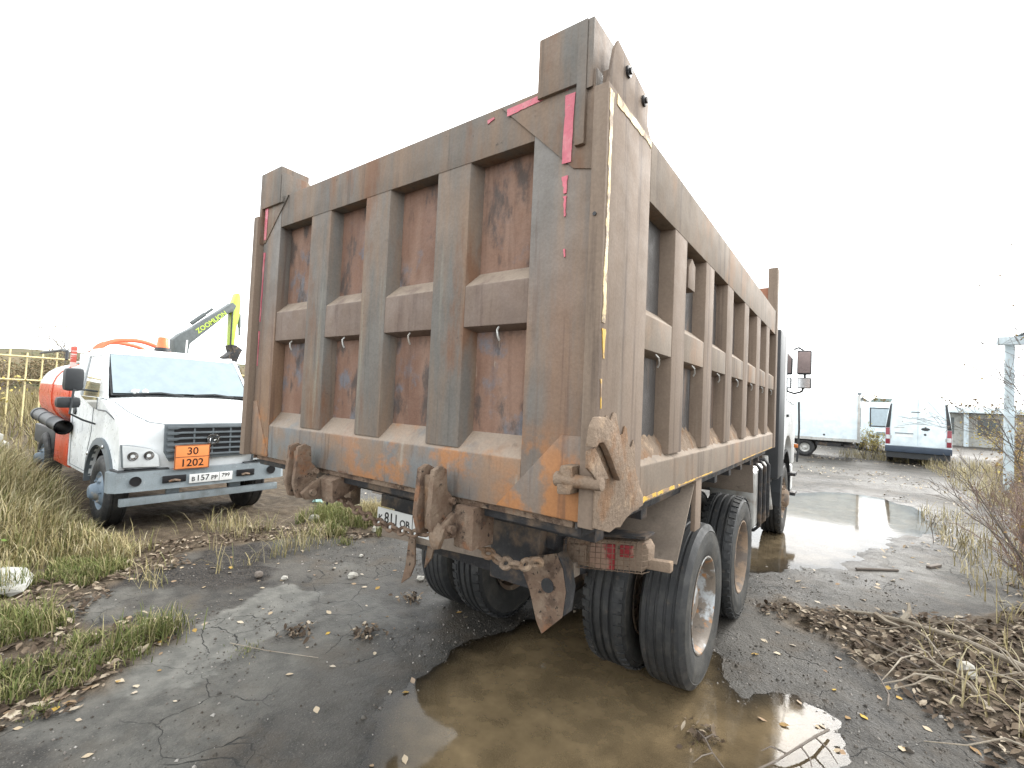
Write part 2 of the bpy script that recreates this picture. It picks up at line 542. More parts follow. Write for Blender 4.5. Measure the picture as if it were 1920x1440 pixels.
M['lime'] = plain('excavator_lime', (.50, .66, .09), .45)
M['fence_yellow'] = wmat('faded_yellow_fence', (.70, .60, .32), [dict(c=(.55, .5, .36), s=6, lo=.5, hi=.7, k=.7)], rough=.6, bump=.1)
M['concrete'] = wmat('pale_concrete', (.42, .42, .39), [dict(c=(.25, .24, .21), s=4, lo=.45, hi=.7, k=.8), dict(c=(.16, .17, .14), s=12, lo=.6, hi=.72, k=.6)], rough=.9, bump=.4, bscale=30)
M['post_blue'] = wmat('pale_blue_post_paint', (.50, .57, .60), [dict(c=(.33, .36, .36), s=(7, 7, 2), lo=.48, hi=.7, k=.7)], rough=.65, bump=.15)
M['bark'] = wmat('grey_bark', (.15, .125, .105), [dict(c=(.20, .175, .15), s=12, lo=.5, hi=.7, k=.7)], rough=.9, bump=.4)
M['bark_red'] = wmat('reddish_stem', (.21, .145, .12), [dict(c=(.30, .23, .18), s=12, lo=.5, hi=.7, k=.7)], rough=.9, bump=.2)
M['bark_dark'] = wmat('dark_twig', (.085, .07, .06), [dict(c=(.14, .115, .095), s=12, lo=.5, hi=.7, k=.7)], rough=.9, bump=.2)
M['dead_wood'] = wmat('bleached_stalk', (.29, .25, .195), [dict(c=(.20, .155, .11), s=9, lo=.45, hi=.68, k=.8), dict(c=(.52, .47, .38), s=20, lo=.6, hi=.72, k=.6)], rough=.85, bump=.3)
M['birch'] = wmat('birch_bark', (.62, .60, .56), [dict(c=(.06, .055, .05), s=(6, 6, 22), lo=.6, hi=.68, k=.9)], rough=.8, bump=.2)
M['stone'] = wmat('pale_stone', (.46, .44, .39), [dict(c=(.26, .24, .20), s=20, lo=.45, hi=.7, k=.8)], rough=.9, bump=.4)
M['pebble'] = wmat('grey_pebble', (.15, .14, .125), [dict(c=(.30, .28, .25), s=8, lo=.5, hi=.65, k=.8)], rough=.9, bump=.2)
LEAFSTOPS = [(0, (.58, .50, .38)), (.3, (.46, .36, .24)), (.5, (.30, .20, .12)), (.68, (.62, .55, .44)), (.85, (.24, .15, .09)), (.97, (.55, .36, .07))]
M['leaf'] = ramp_mat('fallen_leaf', LEAFSTOPS)
M['leaf_many'] = ramp_mat('leaf_litter', [(0, (.05, .036, .026)), (.3, (.085, .062, .045)), (.55, (.14, .105, .075)), (.78, (.22, .17, .12)), (.95, (.44, .37, .28))], attr='rnd')
M['leaf_pale'] = ramp_mat('pale_leaf', [(0, (.64, .57, .46)), (.5, (.50, .42, .31)), (1, (.30, .22, .14))], attr='rnd')
M['grass_dry'] = ramp_mat('dry_grass', [(0, (.36, .30, .15)), (.3, (.46, .39, .22)), (.5, (.24, .21, .09)), (.72, (.15, .17, .055)), (.9, (.52, .46, .30))], attr='rnd')
M['grass_green'] = ramp_mat('green_grass', [(0, (.075, .11, .028)), (.3, (.13, .165, .045)), (.55, (.26, .25, .10)), (.72, (.10, .13, .04)), (.9, (.42, .36, .20))], attr='rnd')
M['field'] = ramp_mat('field_grass', [(0, (.26, .21, .11)), (.4, (.20, .17, .08)), (.7, (.32, .27, .15)), (.95, (.17, .17, .07))], attr='rnd')
M['autumn'] = ramp_mat('autumn_foliage', [(0, (.36, .22, .07)), (.3, (.26, .17, .08)), (.55, (.42, .31, .12)), (.8, (.20, .14, .08)), (1, (.50, .40, .16))], attr='rnd')
M['yellow_leaf'] = ramp_mat('yellow_foliage', [(0, (.50, .40, .09)), (.5, (.58, .47, .16)), (1, (.36, .30, .12))], attr='rnd')
M['forest'] = ramp_mat('forest_foliage', [(0, (.25, .18, .11)), (.3, (.19, .17, .10)), (.55, (.30, .22, .13)), (.8, (.18, .18, .10)), (1, (.34, .25, .14))], attr='rnd')
M['green_leaf'] = ramp_mat('green_leaf', [(0, (.12, .20, .04)), (.5, (.20, .27, .06)), (1, (.45, .42, .06))], attr='rnd')
# ------------------------------------------------------------------ ground
VERGE = [(-1.75, -1.9), (-1.75, -.93), (-1.785, -.53), (-1.89, -.39), (-2.13, 0), (-2.70, -.08), (-2.68, -.42), (-3.2, -.35), (-3.64, -.04),
         (-3.77, .6), (-4.05, .79), (-3.93, 1.55), (-3.64, 2.08), (-3.0, 2.58), (-3.25, 3.5), (-4.4, 3.5), (-5.2, 3.3), (-6.5, 4.6),
         (-12, 11), (-40, 34), (-400, 200), (-400, -300), (-6, -300)]
THICKET = [(1.15, 3.8), (1.4, 4.05), (1.7, 3.97), (2.24, 4.39), (2.77, 4.75), (3.15, 5.2), (3.4, 6.2), (3.8, 8), (4.3, 10), (4.4, 13), (5.0, 18),
           (6, 24), (8, 33), (60, 60), (400, 60), (400, -300), (4, -300), (2.9, 1.2), (2.62, 1.9), (2.45, 2.5), (2.1, 2.85), (1.9, 2.9), (1.7, 3.3), (1.3, 3.55)]
PUD_A = [(-.02, .12), (-.22, .36), (-.40, .62), (-.50, .95), (-.46, 1.3), (-.36, 1.9), (.05, 2.5), (.6, 2.75), (1.0, 2.5), (1.16, 2.12), (1.36, 2.03), (1.44, 2.16),
         (1.62, 2.36), (1.88, 2.22), (1.92, 1.9), (1.84, 1.62), (1.66, 1.42), (1.45, 1.2), (1.15, .85), (.8, .35), (.45, -.1), (.15, -.1)]
PUD_C = [(.82, 11.2), (1.7, 12.5), (2.48, 12.4), (3.0, 11.4), (2.95, 10.7), (3.4, 9.6), (3.0, 8.7), (2.55, 8.0), (2.05, 6.7), (1.96, 5.6),
         (1.66, 5.35), (1.3, 5.15), (1.0, 4.7), (.55, 4.4), (.1, 4.9), (-.1, 6.5), (.1, 8.5), (.3, 10.2)]
TAR = [(-4.2, .0), (-3.55, -.02), (-3.25, .27), (-2.95, .55), (-2.75, .9), (-3.0, 1.2), (-3.5, 1.55), (-3.9, 1.5), (-4.1, .9), (-3.75, .6)]
PALE = [(-1.83, -.44), (-1.6, -.38), (-1.48, -.30), (-1.48, -.05), (-1.62, .14), (-1.66, .45), (-1.78, .8), (-2.1, 1.16), (-2.47, 1.04), (-2.36, .5), (-2.12, .05), (-1.9, -.14)]
WATER_Z = -0.010

def masks(x, y):
    nb = fbm(x * 2.2, y * 2.2, 4, 3)
    nf = fbm(x * 7, y * 7, 3, 8)
    sv = sdist(x, y, VERGE) + nb * .45 + nf * .12
    st = sdist(x, y, THICKET) + nb * .5 + nf * .15
    soil = np.maximum(sstep(-.05, .12, sv), sstep(-.05, .15, st))
    pa = sdist(x, y, PUD_A) + nb * .22 + nf * .07
    pc = sdist(x, y, PUD_C) + nb * .75 + nf * .12
    pud = np.maximum(sstep(-.30, .46, pa), sstep(-.3, .55, pc))
    wet = np.maximum(np.maximum(sstep(-1.1, .0, pa), sstep(-1.3, -.05, pc)),
                     sstep(.02, .16, fbm(x * .55 + 9, y * .55, 4, 21)) * .75)
    pale = sstep(-.015, .015, sdist(x, y, PALE) + nb * .35 + nf * .22)
    pale = np.maximum(pale, sstep(.10, .17, fbm(x * .8, y * .9 + 4, 4, 31)) * .45 * (1 - sstep(-.9, -.3, pa)))
    tar = sstep(-.05, .1, sdist(x, y, TAR) + nb * .5 + nf * .2)
    return soil, pud, wet, pale, tar

def height(x, y):
    x = np.asarray(x, float); y = np.asarray(y, float)
    soil, pud, wet, pale, tar = masks(x, y)
    far = 1 / (1 + (np.hypot(x, y - 3) / 30) ** 2)
    h = fbm(x * 1.3, y * 1.3, 3, 41) * .014 * far
    h = h + fbm(x * 9, y * 9, 3, 45) * .007 * far
    h = h * (1 - soil) + soil * (.02 + fbm(x * 2.3, y * 2.3, 4, 55) * .09 + fbm(x * 12, y * 12, 2, 57) * .03)
    h = h - pud * .034 * (1 - soil * .8)
    h = h + tar * (.012 + fbm(x * 16, y * 16, 3, 61) * .05) * (1 - soil)
    h = h + .02 * soil * tar
    # soft ruts where the tyres drive
    return h

def axis_lines(lo, hi, d, far, ratio=1.09):
    a = list(np.arange(lo, hi + 1e-6, d))
    s, p = d, hi
    while p < far:
        s *= ratio; p += s; a.append(p)
    s, p = d, lo
    b = []
    while p > -far:
        s *= ratio; p -= s; b.append(p)
    return np.array(b[::-1] + a)

gx = axis_lines(-4.6, 3.4, .026, 900, 1.06)
gy = axis_lines(-1.2, 6.5, .026, 900, 1.045)
GX, GY = np.meshgrid(gx, gy)
fx, fy = GX.ravel(), GY.ravel()
soil, pud, wet, pale, tar = masks(fx, fy)
fz = height(fx, fy)
nx, ny = len(gx), len(gy)
me = bpy.data.meshes.new("ground")
me.vertices.add(nx * ny)
me.vertices.foreach_set("co", np.stack([fx, fy, fz], -1).astype(np.float32).ravel())
ii = (np.arange(ny - 1)[:, None] * nx + np.arange(nx - 1)[None]).ravel()
quads = np.stack([ii, ii + 1, ii + nx + 1, ii + nx], -1).astype(np.int32)
me.loops.add(quads.size)
me.loops.foreach_set("vertex_index", quads.ravel())
me.polygons.add(len(quads))
me.polygons.foreach_set("loop_start", np.arange(0, quads.size, 4, dtype=np.int32))
me.update(calc_edges=True)
me.validate()
me.shade_smooth()
ca = me.color_attributes.new("masks", 'FLOAT_COLOR', 'POINT')
ca.data.foreach_set("color", np.stack([soil, pale, wet, np.clip(tar, 0, 1)], -1).astype(np.float32).ravel())
ground = link("ground", me)
tag(ground, kind="structure")

def ground_material():
    m, nt, b = new_mat("wet_asphalt_and_soil")
    tc = nt.nodes.new("ShaderNodeTexCoord")
    co = tc.outputs["Object"]
    at = N(nt, "ShaderNodeAttribute", attribute_name="masks")
    sp = nt.nodes.new("ShaderNodeSeparateColor")
    nt.links.new(at.outputs["Color"], sp.inputs[0])
    soilS, paleS, wetS, tarS = sp.outputs[0], sp.outputs[1], sp.outputs[2], at.outputs["Alpha"]
    big, _ = noise_fac(nt, co, 1.1, .35, .68, detail=8)
    mid, _ = noise_fac(nt, co, 7, .35, .68, detail=6, offs=(3, 3, 0))
    grit, graw = noise_fac(nt, co, 75, .40, .62, detail=4, rough=.65)
    vor = nt.nodes.new("ShaderNodeTexVoronoi"); vor.inputs["Scale"].default_value = 85
    nt.links.new(co, vor.inputs["Vector"])
    asph = mixc(nt, big, (.027, .0255, .0235), (.094, .087, .076))
    asph = mixc(nt, mid, asph, mixc(nt, .5, asph, (.105, .095, .082)))
    vr2 = nt.nodes.new("ShaderNodeSeparateColor"); nt.links.new(vor.outputs["Color"], vr2.inputs[0])
    agg = nt.nodes.new("ShaderNodeMapRange"); agg.inputs["From Min"].default_value = .0; agg.inputs["From Max"].default_value = .42
    agg.inputs["To Min"].default_value = .8; agg.inputs["To Max"].default_value = 0
    nt.links.new(vor.outputs["Distance"], agg.inputs["Value"])
    asph = mixc(nt, agg.outputs[0], asph, mixc(nt, vr2.outputs[0], (.022, .021, .020), (.20, .185, .16)))
    # fine brown silt lying on it
    silt, _ = noise_fac(nt, co, 2.3, .50, .66, detail=7, offs=(11, 2, 0))
    asph = mixc(nt, mixc(nt, silt, (0, 0, 0), (.6, .6, .6)), asph, (.090, .072, .053))
    palec = mixc(nt, mid, (.115, .112, .10), (.185, .178, .158))
    asph = mixc(nt, paleS, asph, palec)
    # cracks
    cm = nt.nodes.new("ShaderNodeMapping"); cm.inputs["Scale"].default_value = (2.3, 2.3, 2.3)
    dn = nt.nodes.new("ShaderNodeTexNoise"); dn.inputs["Scale"].default_value = 3; dn.inputs["Detail"].default_value = 5
    nt.links.new(co, dn.inputs["Vector"])
    dadd = nt.nodes.new("ShaderNodeVectorMath"); dadd.operation = 'MULTIPLY_ADD'
    dadd.inputs[1].default_value = (.35, .35, 0)
    nt.links.new(dn.outputs["Color"], dadd.inputs[0]); nt.links.new(co, dadd.inputs[2])
    nt.links.new(dadd.outputs[0], cm.inputs[0])
    cv = nt.nodes.new("ShaderNodeTexVoronoi"); cv.feature = 'DISTANCE_TO_EDGE'; cv.inputs["Scale"].default_value = 1
    nt.links.new(cm.outputs[0], cv.inputs["Vector"])
    cr = nt.nodes.new("ShaderNodeMapRange"); cr.inputs["From Min"].default_value = .002; cr.inputs["From Max"].default_value = .009
    cr.inputs["To Min"].default_value = 1; cr.inputs["To Max"].default_value = 0
    nt.links.new(cv.outputs["Distance"], cr.inputs["Value"])
    cgate, _ = noise_fac(nt, co, .8, .46, .56, detail=4, offs=(5, 1, 0))
    cmul = nt.nodes.new("ShaderNodeMath"); cmul.operation = 'MULTIPLY'
    nt.links.new(cr.outputs[0], cmul.inputs[0]); nt.links.new(cgate, cmul.inputs[1])
    crack = cmul.outputs[0]
    asph = mixc(nt, crack, asph, (.02, .02, .018))
    tarc = mixc(nt, grit, (.018, .017, .017), (.065, .055, .045))
    asph = mixc(nt, tarS, asph, tarc)
    soilc = mixc(nt, mid, (.075, .056, .038), (.15, .115, .078))
    soilc = mixc(nt, grit, soilc, mixc(nt, .5, soilc, (.05, .04, .03)))
    colr = mixc(nt, soilS, asph, soilc)
    # water in the pores darkens it
    dk = nt.nodes.new("ShaderNodeMath"); dk.operation = 'MULTIPLY'; dk.inputs[1].default_value = .32
    nt.links.new(wetS, dk.inputs[0])
    colr = mixc(nt, dk.outputs[0], colr, (.022, .020, .017))
    nt.links.new(colr, b.inputs["Base Color"])
    rr = nt.nodes.new("ShaderNodeMapRange")
    rr.inputs["To Min"].default_value = .72; rr.inputs["To Max"].default_value = .46
    wn_ = nt.nodes.new("ShaderNodeMath"); wn_.operation = 'MULTIPLY'
    nt.links.new(wetS, wn_.inputs[0])
    wv, _ = noise_fac(nt, co, 5, .25, .6, detail=6, offs=(7, 7, 0))
    nt.links.new(wv, wn_.inputs[1])
    nt.links.new(wn_.outputs[0], rr.inputs["Value"])
    so = nt.nodes.new("ShaderNodeMath"); so.operation = 'MAXIMUM'
    sm = nt.nodes.new("ShaderNodeMath"); sm.operation = 'MULTIPLY'; sm.inputs[1].default_value = .9
    nt.links.new(soilS, sm.inputs[0]); nt.links.new(sm.outputs[0], so.inputs[0]); nt.links.new(rr.outputs[0], so.inputs[1])
    nt.links.new(so.outputs[0], b.inputs["Roughness"])
    b.inputs["Specular IOR Level"].default_value = .22
    ha = nt.nodes.new("ShaderNodeMath"); ha.operation = 'SUBTRACT'
    ad = nt.nodes.new("ShaderNodeMath"); ad.operation = 'MULTIPLY_ADD'; ad.inputs[1].default_value = 1.2
    _, g2 = noise_fac(nt, co, 30, 0, 1, detail=5)
    nt.links.new(g2, ad.inputs[0]); nt.links.new(graw, ad.inputs[2])
    nt.links.new(ad.outputs[0], ha.inputs[0]); nt.links.new(crack, ha.inputs[1])
    bp = nt.nodes.new("ShaderNodeBump"); bp.inputs["Strength"].default_value = .85; bp.inputs["Distance"].default_value = .012
    nt.links.new(ha.outputs[0], bp.inputs["Height"])
    nt.links.new(bp.outputs[0], b.inputs["Normal"])
    return m
me.materials.append(ground_material())

def water_material(name, silt_col):
    """clear film at the shore, silty water where it is deeper"""
    m, nt, b = new_mat(name)
    tc = nt.nodes.new("ShaderNodeTexCoord")
    f, _ = noise_fac(nt, tc.outputs["Object"], 2.2, .35, .65, detail=5)
    nt.links.new(mixc(nt, f, tuple(c * .72 for c in silt_col), silt_col), b.inputs["Base Color"])
    b.inputs["Roughness"].default_value = .06
    b.inputs["IOR"].default_value = 1.333
    _, bn = noise_fac(nt, tc.outputs["Object"], 3.5, 0, 1, detail=3)
    bp = nt.nodes.new("ShaderNodeBump"); bp.inputs["Strength"].default_value = .04; bp.inputs["Distance"].default_value = .02
    nt.links.new(bn, bp.inputs["Height"]); nt.links.new(bp.outputs[0], b.inputs["Normal"])
    tr = nt.nodes.new("ShaderNodeBsdfTransparent"); tr.inputs[0].default_value = (.93, .88, .80, 1)
    gl = nt.nodes.new("ShaderNodeBsdfGlossy"); gl.inputs["Roughness"].default_value = .06
    fr = nt.nodes.new("ShaderNodeFresnel"); fr.inputs["IOR"].default_value = 1.333
    nt.links.new(bp.outputs[0], gl.inputs["Normal"]); nt.links.new(bp.outputs[0], fr.inputs["Normal"])
    film = nt.nodes.new("ShaderNodeMixShader")
    nt.links.new(fr.outputs[0], film.inputs[0]); nt.links.new(tr.outputs[0], film.inputs[1]); nt.links.new(gl.outputs[0], film.inputs[2])
    dep = N(nt, "ShaderNodeAttribute", attribute_name="depth")
    dn, _ = noise_fac(nt, tc.outputs["Object"], 6, .2, .8, detail=5)
    mr = nt.nodes.new("ShaderNodeMapRange"); mr.inputs["From Min"].default_value = .0; mr.inputs["From Max"].default_value = .026
    nt.links.new(dep.outputs["Fac"], mr.inputs["Value"])
    mm_ = nt.nodes.new("ShaderNodeMix"); mm_.data_type = 'FLOAT'
    mm_.inputs[2].default_value = .55; mm_.inputs[3].default_value = 1.0
    nt.links.new(dn, mm_.inputs[0])
    mu = nt.nodes.new("ShaderNodeMath"); mu.operation = 'MULTIPLY'
    nt.links.new(mr.outputs[0], mu.inputs[0]); nt.links.new(mm_.outputs[0], mu.inputs[1])
    ms_ = nt.nodes.new("ShaderNodeMixShader")
    nt.links.new(mu.outputs[0], ms_.inputs[0]); nt.links.new(film.outputs[0], ms_.inputs[1]); nt.links.new(b.outputs[0], ms_.inputs[2])
    nt.links.new(ms_.outputs[0], nt.nodes["Material Output"].inputs["Surface"])
    return m
def water_sheet(poly, grow, mat, step):
    P = np.array(poly)
    x0, y0 = P.min(0) - grow; x1, y1 = P.max(0) + grow
    xs_, ys_ = np.arange(x0, x1, step), np.arange(y0, y1, step)
    X, Y = np.meshgrid(xs_, ys_)
    x, y = X.ravel(), Y.ravel()
    d = WATER_Z - height(x, y)
    keep = (sdist(x, y, poly) > -grow) & (d > -.012)
    n0 = len(xs_)
    ii = (np.arange(len(ys_) - 1)[:, None] * n0 + np.arange(n0 - 1)[None]).ravel()
    Q = np.stack([ii, ii + 1, ii + n0 + 1, ii + n0], -1)
    Q = Q[keep[Q].any(1)]
    used = np.unique(Q)
    remap = np.zeros(len(x), int); remap[used] = np.arange(len(used))
    me = bpy.data.meshes.new("puddle")
    me.from_pydata(np.stack([x[used], y[used], np.full(len(used), WATER_Z)], -1).tolist(), [], remap[Q].tolist())
    at = me.attributes.new("depth", 'FLOAT', 'POINT')
    at.data.foreach_set("value", d[used].astype(np.float32))
    me.materials.append(mat)
    me.shade_smooth()
    return tag(link("puddle", me), kind="structure")
water_sheet(PUD_A, .35, water_material("brown_silty_water", (.25, .185, .105)), .025)
water_sheet(PUD_C, .9, water_material("brown_puddle_water", (.17, .13, .08)), .06)
# ------------------------------------------------------------------ dump truck
truck = empty("dump_truck", (0, 0, 0), label="large rusty brown tipper truck with ribbed steel body, seen from behind", cat="dump truck")
D = .075

# tailgate
gate = MB().box(-1.15, 1.15, D + .002, D + .012, 1.47, 3.06).build("tailgate", M['panel'], truck)
RIBX = [(-.623, -.434), (-.125, .063), (.386, .578)]
MB().prism([(0, 2.875), (0, 3.065), (.1, 3.065), (.1, 2.875)], 'x', -.957, .902).build("top_rail", M['gate'], gate, bevel=.005)
MB().prism([(0, 1.465), (0, 1.655), (D, 1.745), (D, 1.465)], 'x', -.957, .902).build("bottom_rail", M['gate_low'], gate, bevel=.005)
MB().box(-1.16, -.957, -.002, .1, 1.465, 3.065).build("column", M['column'], gate, bevel=.006)
MB().box(.902, 1.16, -.002, .1, 1.465, 3.065).build("column", M['column'], gate, bevel=.006)
for i, (a, b_) in enumerate(RIBX):
    MB().prism([(a, .003), (b_, .003), (b_ + .028, D + .003), (a - .028, D + .003)], 'z', 1.668, 2.88).build("rib", M['gate'], gate, bevel=.005)
edges = [-.957] + [e for ab in RIBX for e in ab] + [.902]
for k in range(4):
    a, b_ = edges[2 * k], edges[2 * k + 1]
    MB().prism([(.004, 2.173), (.004, 2.345), (D, 2.415), (D, 2.155)], 'x', a, b_).build("crossbar", M['bar'], gate, bevel=.004)
    for z0, z1 in ((1.735, 2.165), (2.405, 2.89)):
        MB().box(a + .004, b_ - .004, D - .006, D + .004, z0, z1).build("panel", M['panel'], gate)
    # bent bit of wire left hanging under the crossbar
    xm = (a + b_) / 2 + .02
    MB().tube([(xm, .012, 2.165), (xm + .004, -.004, 2.15), (xm + .010, -.004, 2.125), (xm + .012, .004, 2.11)], .0045, 6).build("wire_hook", M['alu'], gate)
def plate(poly, name, mat, parent, y0, y1, bevel=.0015):
    return MB().prism(poly, 'y', y0, y1).build(name, mat, parent, bevel=bevel)
plate([(.735, 3.058), (1.155, 3.058), (1.155, 2.70), (1.08, 2.72)], "gusset", M['gate'], gate, -.007, -.0005)
plate([(.80, 1.470), (1.155, 1.470), (1.155, 1.76), (1.075, 1.76)], "gusset", M['column'], gate, -.008, -.001)
plate([(-1.155, 1.80), (-1.115, 1.80), (-.945, 1.475), (-1.155, 1.475)], "gusset", M['column'], gate, -.007, -.0005)
plate([(-1.155, 3.058), (-.88, 3.058), (-1.13, 2.80), (-1.155, 2.80)], "gusset", M['gate'], gate, -.007, -.0005)
# split weld seam and lower lip
MB().box(-1.12, 1.12, .02, .075, 1.437, 1.467).build("lower_lip", M['mud_steel'], gate, bevel=.004)

def ragged_strip(p0, p1, w, seed, n=26, jit=.35, gaps=()):
    """flaked strip outline from p0 to p1 in 2D"""
    r = random.Random(seed)
    d = Vector((p1[0] - p0[0], p1[1] - p0[1])); L = d.length; d.normalize(); nn = Vector((-d.y, d.x))
    a, b = [], []
    ka = kb = 0
    for i in range(n + 1):
        t = i / n
        c = Vector(p0) + d * L * t
        ka = .7 * ka + .3 * r.random() * 1.8 if i else .2
        kb = .7 * kb + .3 * r.random() * 1.8 if i else .2
        a.append(tuple(c + nn * w * max(.05, .5 - (ka + .25 * r.random()) * jit * .35)))
        b.append(tuple(c - nn * w * max(.05, .5 - (kb + .25 * r.random()) * jit * .6)))
    return a + b[::-1]
def tape(poly, parent, mat, axis='y', a0=-.0105, a1=-.0085):
    return MB().prism(poly, axis, a0, a1).build("tape_remnant", mat, parent)
tape(ragged_strip((1.058, 3.0), (1.052, 2.745), .045, 1, 14, .2), gate, M['red_tape'])
tape(ragged_strip((.77, 3.022), (.94, 3.030), .034, 2, 10, .3), gate, M['red_tape'], a0=-.0098)
tape(ragged_strip((1.04, 3.045), (1.036, 3.02), .028, 3, 4, .3), gate, M['red_tape'], a0=-.0098)
tape(ragged_strip((1.045, 2.70), (1.048, 2.635), .030, 4, 6, .6), gate, M['red_tape'], a0=-.006, a1=-.0025)
tape(ragged_strip((1.048, 2.625), (1.050, 2.55), .022, 5, 8, .8), gate, M['red_tape'], a0=-.006, a1=-.0025)
tape(ragged_strip((.665, 3.02), (.70, 3.025), .022, 6, 4, .7), gate, M['red_tape'], a0=-.004, a1=-.0005)
tape(ragged_strip((1.055, 2.43), (1.058, 2.40), .010, 61, 4, .7), gate, M['red_tape'], a0=-.006, a1=-.0025)
tape(ragged_strip((-1.125, 3.03), (-1.13, 2.82), .040, 7, 12, .35), gate, M['red_tape'], a0=-.0098)
tape(ragged_strip((-1.10, 3.035), (-1.03, 3.035), .028, 8, 6, .4), gate, M['red_tape'], a0=-.0102)
tape(ragged_strip((-1.135, 2.74), (-1.14, 2.30), .030, 9, 16, .8), gate, M['red_tape'], a0=-.006, a1=-.0025)
tape(ragged_strip((-1.14, 2.24), (-1.14, 2.02), .018, 10, 10, .9), gate, M['red_tape'], a0=-.006, a1=-.0025)

# lifting posts on top of the gate
def post(s, w):
    mb = MB()
    xo = 1.125 if s > 0 else -1.19
    xi = .92 if s > 0 else -.95
    x0, x1 = min(xo, xi), max(xo, xi)
    mb.box(x0, x1, -.022, .16, 3.02, 3.25)
    return mb.build("lifting_post", M['gate'], truck, bevel=.006)
pr = post(1, 0)
pl = post(-1, 0)
MB().box(1.088, 1.1265, -.0235, .05, 2.792, 3.248).build("post_tab", M['gate'], pr, bevel=.005)
MB().box(-1.1915, -1.162, -.0235, .05, 2.795, 3.248).build("post_tab", M['gate'], pl, bevel=.005)
MB().prism([(-.02, 3.245), (.16, 3.245), (.30, 3.10), (.30, 3.02), (.09, 3.02), (.06, 3.06), (.03, 3.03), (-.02, 2.99)], 'x', 1.127, 1.150).build("pivot_arm", M['gate'], pr, bevel=.003)
MB().prism([(-.02, 3.2), (.14, 3.2), (.26, 3.08), (.26, 3.02), (-.02, 3.02)], 'x', -.945, -.92).build("pivot_arm", M['gate'], pl, bevel=.003)

# body sides
RIBY = [(.745, .945), (1.335, 1.53), (1.915, 2.112), (2.545, 2.737), (3.145, 3.352), (3.72, 3.93)]
YE = 4.36
def side(s):
    X = lambda a: s * a
    xs = 1.224
    def slab(mb, xa, xb, y0, y1, z0, z1):
        a, b_ = sorted((X(xa), X(xb)))
        return mb.box(a, b_, y0, y1, z0, z1)
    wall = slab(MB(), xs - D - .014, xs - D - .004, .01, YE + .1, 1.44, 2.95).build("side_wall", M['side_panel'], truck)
    tag(wall, "dusty brown steel body side" if s > 0 else None)
    slab(MB(), xs - .10, xs, .387, YE, 2.715, 2.972).build("top_rail", M['side_rail'], wall, bevel=.006)
    mb = MB()
    p = [(X(xs), 1.478), (X(xs), 1.632), (X(xs - D), 1.705), (X(xs - D), 1.478)]
    mb.prism([(q[0], q[1]) for q in p], 'y', .387, YE).build("bottom_rail", M['side_rail'], wall, bevel=.006)
    ed = [.387] + [e for ab in RIBY for e in ab] + [YE]
    for a, b_ in RIBY:
        MB().prism([(X(xs - .002), a), (X(xs - .002), b_), (X(xs - D - .002), b_ + .02), (X(xs - D - .002), a - .02)], 'z', 1.655, 2.718).build("rib", M['side'], wall, bevel=.005)
    for k in range(7):
        a, b_ = ed[2 * k], ed[2 * k + 1]
        mb = MB()
        p = [(X(xs - .004), 2.108), (X(xs - .004), 2.25), (X(xs - D), 2.31), (X(xs - D), 2.09)]
        mb.prism(p, 'y', a, b_).build("crossbar", M['side_rail'], wall, bevel=.004)
        for z0, z1 in ((1.695, 2.10), (2.30, 2.72)):
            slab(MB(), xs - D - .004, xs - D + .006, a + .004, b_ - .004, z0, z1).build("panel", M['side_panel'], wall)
        ym = (a + b_) / 2 - .02
        MB().tube([(X(xs - .01), ym, 2.10), (X(xs + .004), ym, 2.085), (X(xs + .004), ym + .01, 2.06), (X(xs - .004), ym + .012, 2.045)], .0045, 6).build("wire_hook", M['alu'], wall)
        if s > 0:   # earth lying on the sloping ledge
            r = random.Random(k)
            nseg = 14
            verts, faces = [], []
            for i in range(nseg + 1):
                y = a + .01 + (b_ - a - .02) * i / nseg
                h = .03 + .05 * r.random() * (1 if k in (1, 2, 3) else .5)
                verts += [(xs - .012 - .012 * r.random(), y, 1.64), (xs - .035, y, 1.665 + h * .55), (xs - D + .003, y, 1.70 + h)]
            for i in range(nseg):
                for j in range(2):
                    q = i * 3 + j
                    faces.append((q, q + 3, q + 4, q + 1))
            MB().add(verts, faces).build("earth_heap", M['mud'], wall)
    # rear corner pillar and front post
    pil = slab(MB(), 1.168, xs, -.04, .386, 1.46, 2.972).build("corner_pillar", M['side'], wall, bevel=.006)
    if s < 0:
        slab(MB(), 1.13, 1.235, YE + .002, YE + .14, 1.478, 3.46).build("front_post", M['side'], wall, bevel=.006)
    else:
        slab(MB(), 1.14, 1.232, YE + .002, YE + .14, 1.478, 3.46).build("front_post", M['side'], wall, bevel=.006)
    return wall
wr = side(1)
wl_ = side(-1)
for k, (y, z) in enumerate(((1.13, 2.60),)):
    MB().prism([(y - .07, z - .09), (y + .06, z - .09), (y + .06, z + .05), (y - .01, z + .08), (y - .07, z + .02)], 'x', 1.15, 1.20).build("lug", M['side'], wr, bevel=.004)
# flaking yellow edge paint
def side_tape(p0, p1, w, seed, mat, jit=.5, n=30, x=1.2242):
    return MB().prism(ragged_strip(p0, p1, w, seed, n, jit), 'x', x, x + .0025).build("tape_remnant", mat, wr)
side_tape((-.016, 2.95), (-.016, 2.15), .042, 21, M['yellow_paint'], .5, 46)
side_tape((-.012, 2.13), (-.008, 2.03), .038, 22, M['yellow_strong'], .6, 8)
side_tape((-.020, 1.96), (-.012, 1.86), .02, 24, M['yellow_strong'], .9, 10)
side_tape((.03, 2.945), (.375, 2.942), .048, 23, M['yellow_paint'], .5, 22)
side_tape((.41, 1.492), (.85, 1.492), .034, 25, M['yellow_strong'], .6, 40)
side_tape((.9, 1.490), (1.6, 1.490), .020, 26, M['yellow_strong'], .95, 40)
side_tape((2.6, 1.488), (4.3, 1.488), .018, 27, M['yellow_strong'], .9, 60)
